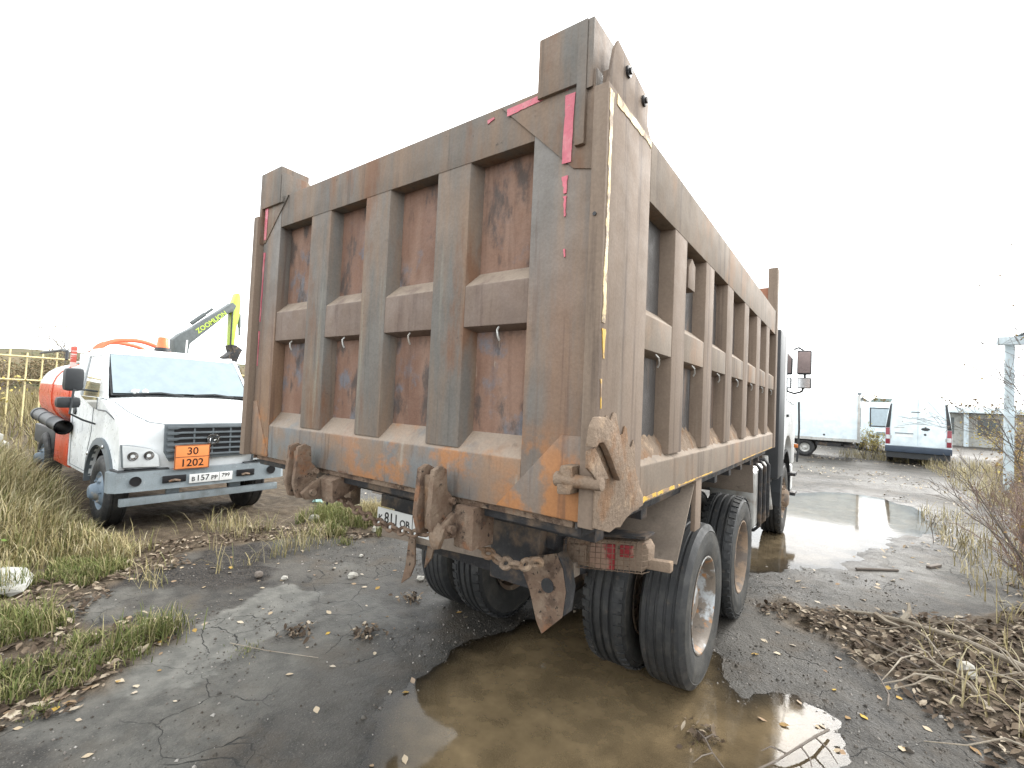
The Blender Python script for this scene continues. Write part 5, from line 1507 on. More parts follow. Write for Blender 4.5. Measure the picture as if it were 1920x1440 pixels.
# ------------------------------------------------------------------ house, shed far behind
ho = empty("house", (4.1, 92, 0), label="far house with grey-green gabled roof behind the bus", cat="house")
hw_ = MB().box(-2.8, 3.6, 0, 8, 0, 3.1).build("wall", M['concrete'], ho)
GREENROOF = plain('grey_green_roof', (.22, .28, .27), .6)
rf_ = MB().prism([(-.6, 3.0), (4.2, 3.0), (4.0, 4.6), (.9, 4.75)], 'y', 1.5, 8.6).build("roof", GREENROOF, ho)
MB().prism([(-3.1, 2.9), (-.7, 4.75), (1.5, 2.9), (1.25, 2.9), (-.7, 4.5), (-2.85, 2.9)], 'y', -.5, 7).build("gable_trim", M['boom_grey'], rf_)
MB().prism([(-2.85, 2.95), (-.7, 4.48), (1.25, 2.95)], 'y', -.1, 6.5).build("gable", M['white_old'], rf_)
MB().box(-1.2, -.2, -.05, .0, 1.2, 2.4).build("window", M['glass'], ho)
sh = empty("shed", (12.5, 44, 0), math.radians(-8), label="long low shed with white roof edge behind the right-hand bushes", cat="shed")
MB().box(-6.5, 9, 0, 5, 0, 2.3).build("wall", M['concrete'], sh)
MB().box(-7, 9.5, -.8, 5.2, 2.35, 2.75).build("roof", M['white_old'], sh, bevel=.03)
for k in range(7):
    MB().box(-6.4 + k * 2.3, -6.15 + k * 2.3, -.6, -.35, 0, 2.35).build("column", M['post_blue'], sh)
    if k < 6:
        MB().box(-5.7 + k * 2.3, -4.6 + k * 2.3, -.03, .0, .8, 2.0).build("window", M['boom_grey'], sh)

# ------------------------------------------------------------------ pale gate frame at the right edge
gf = empty("gate_frame", (5.2, 15.8, 0), label="pale blue-grey post-and-beam gate frame at right edge behind branches", cat="gate frame")
MB().box(-.085, .085, -.085, .085, 0, 3.92).build("post", M['post_blue'], gf, bevel=.01)
MB().box(.28, .48, -1.0, -.82, 0, 4.35).build("post", M['post_blue'], gf, bevel=.01)
MB().box(-.30, 3.5, -.55, -.35, 3.80, 4.0).build("beam", M['post_blue'], gf, bevel=.01)
MB().hexa([(-.25, -.1, 3.92), (-.10, -.1, 3.92), (-.10, .3, 3.92), (-.25, .3, 3.92), (.30, -.9, 4.15), (.45, -.9, 4.15), (.45, -.6, 4.15), (.30, -.6, 4.15)]).build("brace", M['post_blue'], gf)
MB().box(.19, .23, -.45, -.40, 0, 3.8).build("thin_post", M['post_blue'], gf)
pnl = MB().box(.55, 4.0, -.95, -.90, .25, 2.3).build("gate_panel", M['white_old'], gf)
for k in range(14):
    MB().box(.6 + k * .25, .66 + k * .25, -.985, -.95, .25, 2.3).build("panel_rib", M['post_blue'], pnl)
MB().box(.6, 1.1, -.97, -.955, 2.4, 3.1).build("blue_sign", plain('blue_sign', (.20, .24, .42), .5), gf)

# ------------------------------------------------------------------ overhead wire
a, b_ = Vector((6.5, 1.39, 9.5)), Vector((-11.0, 22.9, 9.5))
pts = []
for i in range(25):
    t = i / 24
    p = a.lerp(b_, t); p.z -= 1.6 * t * (1 - t) * 2 - 0
    pts.append(p)
tag(MB().tube(pts, .008, 5).build("overhead_wire", M['ink']), "thin overhead wire crossing the white sky at upper right", "wire")
# ------------------------------------------------------------------ vegetation helpers
def attr_mesh(name, V, F3, rnd, mat, F4=None):
    """V (n,3), triangles and quads, rnd per vertex."""
    me = bpy.data.meshes.new(name)
    me.vertices.add(len(V))
    me.vertices.foreach_set("co", V.astype(np.float32).ravel())
    parts, starts, o = [], [], 0
    if F4 is not None and len(F4):
        parts.append(F4.astype(np.int32).ravel()); starts.append(o + np.arange(len(F4)) * 4); o += F4.size
    if F3 is not None and len(F3):
        parts.append(F3.astype(np.int32).ravel()); starts.append(o + np.arange(len(F3)) * 3); o += F3.size
    idx = np.concatenate(parts)
    me.loops.add(len(idx)); me.loops.foreach_set("vertex_index", idx)
    st = np.concatenate(starts).astype(np.int32)
    me.polygons.add(len(st)); me.polygons.foreach_set("loop_start", st)
    me.update(calc_edges=True)
    at = me.attributes.new("rnd", 'FLOAT', 'POINT')
    at.data.foreach_set("value", rnd.astype(np.float32))
    me.materials.append(mat)
    me.shade_smooth()
    return me

def blades(px, py, hmin, hmax, wid, lean, rng, pz=None, rnd=None):
    n = len(px)
    h = hmin + (hmax - hmin) * rng.random(n)
    a = rng.uniform(0, 2 * np.pi, n)
    w = wid * rng.uniform(.6, 1.4, n)
    ln = rng.uniform(.1, 1, n) ** 1.3 * lean
    dx, dy = np.cos(a), np.sin(a)
    sx, sy = -dy * w / 2, dx * w / 2
    z0 = height(px, py) - .01 if pz is None else pz
    levels = [(0, 0, 1.0), (.45, .22, .85), (.8, .60, .55), (1 - .25 * 1, 1.0, .0)]
    V = np.zeros((n, 7, 3))
    for k, (zz, off, ww) in enumerate(levels):
        o = ln * h * off
        zc = z0 + h * (zz if k < 3 else 1.0) * np.sqrt(np.clip(1 - (ln * off * .75) ** 2, .12, 1))
        cx, cy = px + dx * o, py + dy * o
        if k < 3:
            V[:, 2 * k] = np.stack([cx - sx * ww, cy - sy * ww, zc], -1)
            V[:, 2 * k + 1] = np.stack([cx + sx * ww, cy + sy * ww, zc], -1)
        else:
            V[:, 6] = np.stack([cx, cy, zc], -1)
    base = np.arange(n)[:, None] * 7
    F4 = np.concatenate([base + np.array([0, 1, 3, 2]), base + np.array([2, 3, 5, 4])])
    F3 = base + np.array([4, 5, 6])
    r = rng.random(n) if rnd is None else rnd
    return V.reshape(-1, 3), F3, F4, np.repeat(r, 7)

def merge(lst):
    V, F3, F4, R = [], [], [], []
    o = 0
    for v, f3, f4, r in lst:
        V.append(v); F3.append(f3 + o if f3 is not None and len(f3) else np.zeros((0, 3), int)); F4.append(f4 + o if f4 is not None and len(f4) else np.zeros((0, 4), int)); R.append(r)
        o += len(v)
    return np.concatenate(V), np.concatenate(F3), np.concatenate(F4), np.concatenate(R)

def in_tanker(x, y):
    return (x > -12) & (x < -4.95) & (np.abs(y - 1.4) < 1.08)

def clumped(n, x0, x1, y0, y1, rng, seed, thr=-.05, sc=2.0):
    X = rng.uniform(x0, x1, n * 3); Y = rng.uniform(y0, y1, n * 3)
    k = fbm(X * sc, Y * sc, 3, seed) > thr
    return X[k][:n], Y[k][:n]

rng = np.random.default_rng(5)
# tall dry grass of the verge, on the camera's side of the tanker
X, Y = clumped(60000, -12, -4.1, -4.5, .42, rng, 71, -.2, 1.3)
edge = sdist(X, Y, [(-4.6, -.1), (-4.15, .15), (-4.3, .5), (-5.3, .42), (-13, .42), (-13, -6), (-4.2, -6), (-4.0, -1.6), (-4.3, -.8)])
k = (edge > 0) & ~in_tanker(X, Y)
X, Y, e = X[k], Y[k], edge[k]
hh = .20 + .55 * sstep(0, 1.0, e) + .38 * (1 - sstep(-7.4, -6.0, X)) + .1 * fbm(X * 1.5, Y * 1.5, 3, 5)
g1 = blades(X, Y, hh * .45, hh, .011, .9, rng)
o = link("tall_grass", attr_mesh("tall_grass", *g1[:2], g1[3], M['grass_dry'], g1[2]))
tag(o, "tall dry yellow-green grass growing in front of the tanker's wheel", "grass", kind="stuff")
# short grass of the near verge
X, Y = clumped(20000, -4.6, -1.72, -1.9, .25, rng, 73, -.03, 2.2)
k = sdist(X, Y, VERGE) + fbm(X * 5, Y * 5, 3, 9) * .35 > .10
X, Y = X[k], Y[k]
g1 = blades(X, Y, .03, .13, .007, 1.0, rng)
X2, Y2 = clumped(2600, -4.4, -2.0, -1.8, .1, rng, 74, .08, 2.0)
k = sdist(X2, Y2, VERGE) > .12
g2 = blades(X2[k], Y2[k], .10, .30, .006, 1.15, rng)
mm = merge([g1, g2])
o = link("verge_grass", attr_mesh("verge_grass", mm[0], mm[1], mm[3], M['grass_green'], mm[2]))
tag(o, "short green and straw grass on the verge at lower left", "grass", kind="stuff")
# grass strip between tanker and tipper
X, Y = clumped(6500, -5.0, -2.95, 1.9, 3.75, rng, 75, -.04, 2.4)
k = sdist(X, Y, [(-4.05, 1.85), (-3.6, 2.05), (-3.05, 2.55), (-3.2, 3.3), (-4.4, 3.5), (-4.9, 3.1), (-4.6, 2.3)]) + fbm(X * 5, Y * 5, 3, 10) * .3 > .03
g1 = blades(X[k], Y[k], .05, .22, .008, 1.1, rng)
X2, Y2 = rng.normal(-3.75, .16, 900), rng.normal(3.05, .16, 900)
g2 = blades(X2, Y2, .16, .36, .007, 1.2, rng, rnd=rng.uniform(.86, 1, 900))
X2, Y2 = rng.normal(-4.25, .16, 500), rng.normal(2.65, .14, 500)
g3 = blades(X2, Y2, .12, .26, .007, 1.1, rng, rnd=rng.uniform(.2, .55, 500))
mm = merge([g1, g2, g3])
o = link("grass_strip", attr_mesh("grass_strip", mm[0], mm[1], mm[3], M['grass_green'], mm[2]))
tag(o, "strip of green and straw grass between tanker and tipper", "grass", kind="stuff")
# mud field with a few straws near the tanker's nose
X, Y = clumped(700, -4.9, -3.2, .1, 2.2, rng, 76, .05, 2.0)
k = ~in_tanker(X, Y)
g1 = blades(X[k], Y[k], .08, .35, .006, 1.3, rng)
o = link("sparse_straw", attr_mesh("sparse_straw", g1[0], g1[1], g1[3], M['grass_dry'], g1[2]))
tag(o, "thin dry straws on the mud before the tanker", "grass", kind="stuff")
# field beyond
lst = []
X, Y = clumped(42000, -60, -11.5, -22, 32, rng, 77, -.2, .4)
k = ~in_tanker(X, Y) & ~((np.abs(X + 16.5) < 1.2) & (Y > -3.4) & (Y < 1.2)) & (sdist(X, Y, VERGE) > 0)
lst.append(blades(X[k], Y[k], .3, np.where(X[k] > -23.5, .75, 1.3), .028, .9, rng))
mm = merge(lst)
o = link("field_grass", attr_mesh("field_grass", mm[0], mm[1], mm[3], M['field'], mm[2]))
tag(o, "brown dry weeds of the field beyond the fence", "grass", kind="stuff")
# single tufts on the asphalt
def tuft(x, y, n, r, h, mat, label, s):
    q = np.random.default_rng(s)
    X, Y = q.normal(0, r, n), q.normal(0, r, n)
    g = blades(X, Y, h * .4, h, .006, 1.1, q, pz=np.zeros(n) - .01)
    o = link("grass_tuft", attr_mesh("grass_tuft", g[0], g[1], g[3], M[mat], g[2]))
    o.location = (x, y, float(height(np.array([x]), np.array([y]))[0]))
    tag(o, label, "grass tuft", group="tufts of grass on the asphalt")
tuft(-2.28, -.06, 420, .09, .20, 'grass_green', "yellow-green upright grass tuft at the tip of the leafy verge", 1)
tuft(-2.05, -.32, 260, .08, .09, 'grass_green', "low dark green tuft amid brown leaves on the verge edge", 2)
tuft(-1.58, .26, 110, .06, .035, 'grass_green', "tiny flat green tuft on the pale cracked asphalt", 3)
tuft(-3.15, 2.15, 90, .05, .12, 'grass_green', "small grey-green tuft at the near edge of the grass strip", 4)
tuft(1.28, 1.42, 60, .04, .035, 'grass_green', "little green weed standing in the brown puddle", 5)
tuft(-1.78, -.78, 120, .04, .05, 'grass_green', "small dark green tuft at bottom left among leaves", 6)

# ------------------------------------------------------------------ fallen leaves
def leaf_shape(seed, size=1.0):
    q = random.Random(seed)
    n = 6
    verts, faces = [(0, -.62, 0.0)], []
    curl = q.uniform(.05, .35); bend = q.uniform(-.25, .3)
    prev = None
    for i in range(1, n):
        t = i / n
        w = math.sin(math.pi * t ** .8) * .36 * q.uniform(.88, 1.12)
        y = -.5 + t
        z = bend * (y ** 2) + q.uniform(-.02, .02)
        verts += [(-w, y + q.uniform(-.03, .03), z + curl * w), (0, y, z), (w, y + q.uniform(-.03, .03), z + curl * w * q.uniform(.3, 1.2))]
        b0 = 1 + (i - 1) * 3
        if i == 1:
            faces += [(0, b0 + 1, b0), (0, b0 + 2, b0 + 1)]
        else:
            p = b0 - 3
            faces += [(p, p + 1, b0 + 1, b0), (p + 1, p + 2, b0 + 2, b0 + 1)]
    verts.append((0, .54, bend * .29))
    b0 = 1 + (n - 2) * 3
    e = len(verts) - 1
    faces += [(b0, b0 + 1, e), (b0 + 1, b0 + 2, e)]
    zmin = min(v[2] for v in verts)
    return [(x * size, y * size, (z - zmin) * size) for x, y, z in verts], faces
LEAF = []
for s in range(9):
    v, f = leaf_shape(s)
    LEAF.append(MB().add(v, f).mesh("fallen_leaf", M['leaf'], smooth=True, angle=80))
def put_leaf(x, y, size, q, label, group):
    o = link("fallen_leaf", q.choice(LEAF))
    z = float(height(np.array([x]), np.array([y]))[0])
    _, pud_, _, _, _ = masks(np.array([x]), np.array([y]))
    z = max(z, WATER_Z) + .003
    o.location = (x, y, z)
    o.rotation_euler = (q.uniform(-.25, .25), q.uniform(-.25, .25), q.uniform(0, 6.28))
    o.scale = (size, size * q.uniform(.9, 1.25), size)
    return tag(o, label, "leaf", group)
q = random.Random(3)
G1 = "fallen leaves on the asphalt left of the tipper"
G2 = "fallen leaves on the asphalt right of the tipper"
G3 = "fallen leaves along the verge edge"
for i in range(105):
    while True:
        x, y = q.uniform(-3.7, .3), q.uniform(-1.1, 2.6)
        if sdist(np.array([x]), np.array([y]), VERGE)[0] < -.05 and sdist(np.array([x]), np.array([y]), PUD_A)[0] < .2:
            break
    put_leaf(x, y, q.uniform(.022, .052), q, "pale curled leaf lying on the grey asphalt left of the tipper", G1)
for i in range(100):
    while True:
        x, y = q.uniform(1.3, 3.6), q.uniform(1.2, 9.5)
        if sdist(np.array([x]), np.array([y]), THICKET)[0] < .1 and (sdist(np.array([x]), np.array([y]), PUD_C)[0] < .05):
            break
    put_leaf(x, y, q.uniform(.025, .06), q, "pale leaf lying on the wet asphalt right of the tipper", G2)
for i in range(95):
    t = q.random()
    P0 = [(-1.78, -.95), (-1.80, -.6), (-1.95, -.4), (-2.2, .0), (-2.6, .0)]
    kx = t * (len(P0) - 1); k0 = int(min(kx, len(P0) - 2)); ff = kx - k0
    x = P0[k0][0] * (1 - ff) + P0[k0 + 1][0] * ff + q.gauss(-.08, .09)
    y = P0[k0][1] * (1 - ff) + P0[k0 + 1][1] * ff + q.gauss(-.05, .08)
    put_leaf(x, y, q.uniform(.035, .065), q, "tan leaf in the leaf band along the lower left verge", G3)

def litter(name, X, Y, size, mat, label, rng, lift=.004, tilt=.5):
    n = len(X)
    shapes = [np.array(leaf_shape(40 + s)[0]) for s in range(6)]
    # simplified leaf: 7 verts, 6 tris
    B = np.array([(0, -.55, .0), (-.30, -.15, .10), (0, -.12, .0), (.30, -.12, .12), (-.24, .25, .08), (.25, .24, .10), (0, .55, .05)])
    FT = np.array([(0, 2, 1), (0, 3, 2), (1, 2, 4), (2, 3, 5), (2, 6, 4), (2, 5, 6)])
    sz = size * rng.uniform(.6, 1.3, n)
    a = rng.uniform(0, 2 * np.pi, n)
    tx, ty = rng.normal(0, tilt * .6, n), rng.normal(0, tilt * .6, n)
    V = B[None] * np.stack([sz, sz * rng.uniform(.9, 1.4, n), sz * rng.uniform(.3, 2.2, n)], -1)[:, None]
    z = V[..., 2] + V[..., 0] * tx[:, None] + V[..., 1] * ty[:, None]
    x = V[..., 0] * np.cos(a)[:, None] - V[..., 1] * np.sin(a)[:, None] + X[:, None]
    y = V[..., 0] * np.sin(a)[:, None] + V[..., 1] * np.cos(a)[:, None] + Y[:, None]
    h = np.maximum(height(X, Y), WATER_Z)[:, None] + lift + rng.uniform(0, .012, n)[:, None]
    z = z - np.minimum(0, z.min(1, keepdims=True)) * .8 + h
    VV = np.stack([x, y, z], -1).reshape(-1, 3)
    F = (np.arange(n)[:, None, None] * 7 + FT[None]).reshape(-1, 3)
    o = link(name, attr_mesh(name, VV, F, np.repeat(rng.random(n), 7), mat))
    return tag(o, label, "leaves", kind="stuff")
# right-hand litter band
X, Y = rng.uniform(.9, 5.2, 52000), rng.uniform(1.5, 9, 52000)
sd = sdist(X, Y, THICKET) + fbm(X * 3, Y * 3, 3, 91) * .5
k = (sd > .0) & (rng.random(len(X)) < .25 + .75 * sstep(0, .3, sd))
litter("leaf_litter", X[k][:11000], Y[k][:11000], .050, M['leaf_many'], "matted brown leaf litter spilling onto the asphalt at right", rng)
# left verge litter
X, Y = rng.uniform(-4.8, -1.6, 16000), rng.uniform(-1.9, 2.6, 16000)
sd = sdist(X, Y, VERGE) + fbm(X * 3, Y * 3, 3, 92) * .4
k = (sd > -.03) & (sd < .55) & (rng.random(len(X)) < .55)
litter("leaf_litter", X[k][:2600], Y[k][:2600], .042, M['leaf_many'], "brown leaf litter along the edge of the left verge", rng)
for (cx_, cy_, nn_, sp_, lab_) in ((-1.15, .95, 90, .07, "small heap of dead leaves and moss on the asphalt near the pale straw"), (-1.55, .62, 70, .06, "little clump of leaf debris on the cracked asphalt"),
                                    (-1.35, 1.62, 60, .06, "scrap of dead leaves on asphalt behind the tipper's left wheels"), (1.24, 1.46, 50, .07, "clot of brown leaves stranded in the brown puddle")):
    litter("leaf_heap", rng.normal(cx_, sp_, nn_), rng.normal(cy_, sp_, nn_), .03, M['leaf_many'], lab_, rng, tilt=.9)
# far scattered pale flecks
X, Y = rng.uniform(.5, 6, 3500), rng.uniform(6, 30, 3500)
k = (sdist(X, Y, PUD_C) < -.15) & (fbm(X * .7, Y * .35, 3, 93) > .0)
litter("scattered_leaves", X[k][:900], Y[k][:900], .055, M['leaf_pale'], "tiny pale leaves strewn over the far asphalt before the van", rng)
X, Y = rng.uniform(-12, -1, 1600), rng.uniform(2.5, 12, 1600)
k = ~in_tanker(X, Y) & (sdist(X, Y, VERGE) < 0)
litter("scattered_leaves", X[k][:420], Y[k][:420], .05, M['leaf_pale'], "tiny pale leaves strewn on the ground beyond the tipper's left side", rng)

# ------------------------------------------------------------------ gravel and stones
n = 22000
X, Y = rng.uniform(-3.6, 2.6, n), rng.uniform(-1.2, 5.5, n)
k = (fbm(X * 1.2, Y * 1.2, 3, 95) + .25 * rng.random(n) > .02) & (sdist(X, Y, PUD_A) < .12)
X, Y = X[k], Y[k]; n = len(X)
B = np.array([(1, 0, 0), (-.5, .87, 0), (-.5, -.87, 0), (.25, .4, .8), (.3, -.45, .7), (-.6, 0, .75)])
FT = np.array([(0, 1, 3), (1, 5, 3), (1, 2, 5), (2, 4, 5), (2, 0, 4), (0, 3, 4), (3, 5, 4)])
s_ = rng.gamma(2.0, .0021, n) + .0022
a_ = rng.uniform(0, 6.28, n)
V = B[None] * (s_[:, None, None] * rng.uniform(.6, 1.3, (n, 6, 1)))
xx = V[..., 0] * np.cos(a_)[:, None] - V[..., 1] * np.sin(a_)[:, None] + X[:, None]
yy = V[..., 0] * np.sin(a_)[:, None] + V[..., 1] * np.cos(a_)[:, None] + Y[:, None]
zz = V[..., 2] + height(X, Y)[:, None] - .001
gm = attr_mesh("gravel", np.stack([xx, yy, zz], -1).reshape(-1, 3), (np.arange(n)[:, None, None] * 6 + FT[None]).reshape(-1, 3), np.repeat(rng.random(n), 6),
               ramp_mat('gravel_grit', [(0, (.045, .042, .038)), (.5, (.09, .085, .075)), (.8, (.18, .165, .15)), (1, (.40, .38, .35))], attr='rnd'))
tag(link("gravel", gm), "loose grit and pebbles scattered on the asphalt", "gravel", kind="stuff")
def stone(x, y, r, seed, label, mat='stone', name="stone", cat="stone"):
    o = MB().blob((0, 0, r[2] * .7), r, seed, .22, 2).build(name, M[mat], angle=25)
    o.location = (x, y, float(height(np.array([x]), np.array([y]))[0]))
    o.rotation_euler = (0, 0, seed)
    return tag(o, label, cat)
stone(-2.18, 1.57, (.05, .035, .03), 1, "white angular stone on the grey asphalt beside the crack")
stone(-2.62, 2.0, (.03, .022, .018), 2, "small white stone near the dusty ring on asphalt")
stone(-1.62, 1.98, (.04, .035, .028), 3, "pale stone beside the tipper's left rear tyre")
stone(-4.3, 2.45, (.07, .05, .05), 4, "pale lump of rubble inside the green grass strip")
stone(-3.3, 2.75, (.08, .05, .05), 5, "white lump of rubble at the right end of the grass strip")
stone(-2.83, .95, (.05, .04, .03), 6, "dark clod at the edge of the black mud patch", mat='bark', name="clod", cat="clod")
stone(-2.62, 1.1, (.035, .03, .025), 7, "pale stone by the black mud patch")
stone(2.62, 3.35, (.10, .05, .05), 8, "pale broken lump lying under the bleached branch at right")
bag = MB()
bag.blob((0, 0, .05), (.13, .09, .06), 12, .4, 2)
bg = bag.build("litter_bag", plain('teal_plastic', (.20, .34, .31), .35), angle=20)
bg.location = (-5.34, 3.15, .0)
tag(bg, "crumpled teal plastic scrap in the grass beyond the tanker", "plastic scrap")
pb = MB().blob((0, 0, .06), (.42, .20, .06), 31, .15, 2).build("concrete_lump", M['concrete'], angle=30)
pb.location = (-4.25, -.62, .0)
tag(pb, "flat pale concrete lump half hidden in the left verge grass", "concrete")

# ------------------------------------------------------------------ sticks, planks, branches
def hz_(x, y): return float(height(np.array([x]), np.array([y]))[0])
def stick(path, r0, r1, mat, label, name="branch", cat="branch", twigs=()):
    n = len(path)
    o = MB().tube(path, [r0 + (r1 - r0) * i / (n - 1) for i in range(n)], 7).build(name, M[mat])
    for k, tw in enumerate(twigs):
        MB().tube(tw, [r1 * .9 + .001, r1 * .7 + .001, r1 * .3 + .001][:len(tw)] if len(tw) <= 3 else r1 * .6, 5).build("twig", M[mat], o)
    return tag(o, label, cat)
stick([(1.80, 4.02, .03), (2.08, 4.10, .05), (2.30, 4.03, .08), (2.65, 3.80, .12), (2.85, 3.55, .14), (3.10, 3.25, .15), (3.4, 2.9, .10)], .012, .028, 'dead_wood', "long bleached branch lying across the leaf litter at right",
      twigs=[[(2.30, 4.03, .08), (2.36, 4.12, .14), (2.36, 4.18, .20)], [(2.12, 4.09, .06), (2.2, 3.98, .05), (2.28, 3.92, .06)]])
stick([(1.70, 3.62, .05), (1.95, 3.50, .05), (2.2, 3.33, .05), (2.35, 3.2, .04)], .006, .01, 'bark', "thin dark stick buried in the leaf litter")
stick([(1.99, 5.72, .012), (2.2, 5.87, .015), (2.405, 6.03, .012)], .016, .014, 'bark', "straight dark stick on the wet asphalt beyond the litter", name="stick", cat="stick")
pk = MB().box(-.13, .13, -.025, .025, 0, .03).build("wood_block", M['bark'], bevel=.003)
pk.location = (2.79, 6.57, hz_(2.79, 6.57) + .002); pk.rotation_euler = (0, 0, 1.05)
tag(pk, "short dark wood offcut on the asphalt at right", "wood block")
stick([(1.83, 1.97, .02), (1.77, 1.80, .045), (1.71, 1.67, .04), (1.62, 1.50, .02), (1.52, 1.32, .015)], .008, .005, 'bark', "forked twig lying across the puddle's edge at bottom right",
      twigs=[[(1.77, 1.80, .045), (1.84, 1.72, .05), (1.88, 1.66, .03)], [(1.71, 1.67, .04), (1.76, 1.58, .05), (1.78, 1.50, .03)], [(1.66, 1.57, .03), (1.58, 1.56, .04), (1.54, 1.52, .02)]])
stick([(1.20, 1.50, .0), (1.27, 1.42, .02), (1.33, 1.33, .02), (1.40, 1.28, .0)], .004, .003, 'bark', "little dark twig floating in the brown puddle",
      twigs=[[(1.27, 1.42, .02), (1.30, 1.47, .03), (1.33, 1.50, .0)], [(1.33, 1.33, .02), (1.29, 1.27, .02), (1.26, 1.22, 0)]])
stick([(-1.75, .22, .01), (-1.45, .33, .015), (-1.1, .52, .008)], .003, .002, 'dead_wood', "thin pale straw on the asphalt past the tiny tuft", name="straw", cat="straw")
stick([(2.07, 2.95, .03), (2.10, 2.8, .05), (2.14, 2.62, .04), (2.13, 2.5, .02)], .004, .006, 'bark', "thin curved twig on the litter edge at lower right")

# bent dead stalks at lower right
q = random.Random(21)
for i in range(17):
    bx0, by0 = q.uniform(2.35, 3.3), q.uniform(2.25, 3.5)
    a = q.uniform(2.2, 4.6) if q.random() < .75 else q.uniform(0, 6.28)
    L = q.uniform(.35, .95)
    pth = []
    zb = hz_(bx0, by0)
    up = q.uniform(.05, .28)
    for t in (0, .25, .5, .75, 1):
        pth.append((bx0 + math.cos(a) * L * t + q.gauss(0, .012), by0 + math.sin(a) * L * t + q.gauss(0, .012), zb + up * math.sin(math.pi * min(1, t * 1.15)) + .012))
    r_ = q.uniform(.004, .009)
    o = MB().tube(pth, [r_, r_ * .95, r_ * .85, r_ * .7, r_ * .45], 6).build("dead_stalk", M['dead_wood'])
    tag(o, "bent bleached weed stalk lying in the tangle at lower right", "stalk", group="dead stalks at lower right")

# ------------------------------------------------------------------ bare shrubs and trees
def branch_tree(origin, h, r, seed, spread=.5, depth=4, kids=3, lean=(0, 0), droop=0, leaf=None, nleaf=0, leafsize=.03):
    """list of tubes and leaf points"""
    q = random.Random(seed)
    tubes, tips = [], []
    def grow(p, d, L, rr, dep):
        pts = [p]
        n = 4
        dd = d.copy()
        for i in range(n):
            dd = (dd + Vector((q.gauss(0, .10), q.gauss(0, .10), q.gauss(0, .06) - droop * (depth - dep) * .05))).normalized()
            pts.append(pts[-1] + dd * (L / n))
        tubes.append((pts, [rr * (1 - .55 * i / n) for i in range(n + 1)], dep))
        if dep <= 1:
            tips.extend(pts[1:])
        if dep > 0:
            for k in range(kids + (1 if dep == depth else 0)):
                t = q.uniform(.3, 1.0)
                i = min(n - 1, int(t * n))
                base = pts[i].lerp(pts[i + 1], t * n - i)
                ax = Vector((q.gauss(0, 1), q.gauss(0, 1), q.gauss(0, .4)))
                nd = (dd + ax.normalized() * spread * q.uniform(.7, 1.4)).normalized()
                grow(base, nd, L * q.uniform(.45, .72), rr * .5, dep - 1)
    grow(Vector(origin), Vector((lean[0], lean[1], 1)).normalized(), h * .55, r, depth)
    return tubes, tips
def leaf_cloud(pts, n, size, rng, jitter):
    P = np.array([tuple(p) for p in pts])
    P = P[rng.integers(0, len(P), n)] + rng.normal(0, jitter, (n, 3))
    B = np.array([(0, -.5, 0), (-.32, 0, .08), (.32, 0, .08), (0, .55, 0)])
    s = size * rng.uniform(.6, 1.4, n)
    # random orthonormal frames
    A = rng.normal(size=(n, 3)); A /= np.linalg.norm(A, axis=1, keepdims=True)
    C = rng.normal(size=(n, 3)); C -= A * (A * C).sum(1, keepdims=True); C /= np.linalg.norm(C, axis=1, keepdims=True)
    D_ = np.cross(A, C)
    V = P[:, None] + s[:, None, None] * (B[None, :, 0, None] * A[:, None] + B[None, :, 1, None] * C[:, None] + B[None, :, 2, None] * D_[:, None])
    F4 = np.arange(n)[:, None] * 4 + np.array([0, 2, 3, 1])
    return V.reshape(-1, 3), None, F4, np.repeat(rng.random(n), 4)
def woody(name, loc, h, r, seed, label, cat, bark, leafm=None, nleaf=0, leafsize=.03, jitter=.05, group=None, nstem=1, **kw):
    root = empty(name, loc, label=label, cat=cat, group=group)
    tr, cr = MB(), MB()
    tips = []
    q = random.Random(seed)
    for s in range(nstem):
        o = (q.gauss(0, .10) if nstem > 1 else 0, q.gauss(0, .10) if nstem > 1 else 0, -.03)
        ln = kw.get('lean', (0, 0))
        l2 = (ln[0] + (q.gauss(0, .22) if nstem > 1 else 0), ln[1] + (q.gauss(0, .22) if nstem > 1 else 0))
        kk = {k: v for k, v in kw.items() if k != 'lean'}
        tubes, tp = branch_tree(o, h * (q.uniform(.7, 1.1) if nstem > 1 else 1), r, seed * 31 + s, lean=l2, **kk)
        tips += tp
        mxd = max(t[2] for t in tubes)
        for pts, rad, dep in tubes:
            rad = [max(x, .0022) for x in rad]
            (tr if dep == mxd else cr).tube(pts, rad, 5 if dep >= mxd - 1 else 4, caps=False)
    tr.build("trunk", M[bark], root)
    if cr.v:
        cr.build("branches", M[bark], root)
    if leafm and nleaf:
        lv = leaf_cloud(tips, nleaf, leafsize, np.random.default_rng(seed), jitter)
        link("crown", attr_mesh("crown", lv[0], None, lv[3], M[leafm], lv[2]), root)
    return root
GS = "bare shrubs along the right-hand edge"
spots = [(3.35, 5.6), (3.7, 6.4), (3.55, 7.4), (4.1, 8.2), (4.25, 9.4), (4.6, 10.6), (3.9, 6.0), (4.35, 7.2), (4.9, 9.0), (3.5, 4.6), (5.0, 11.8), (4.8, 13.2), (3.45, 6.9), (3.85, 8.8), (3.3, 5.1), (4.2, 10.0), (4.6, 12.3), (3.25, 4.2)]
spots.sort(key=lambda p: p[1])
ORD = "nearest second third fourth fifth sixth seventh eighth ninth tenth eleventh twelfth thirteenth fourteenth fifteenth sixteenth seventeenth eighteenth nineteenth twentieth".split()
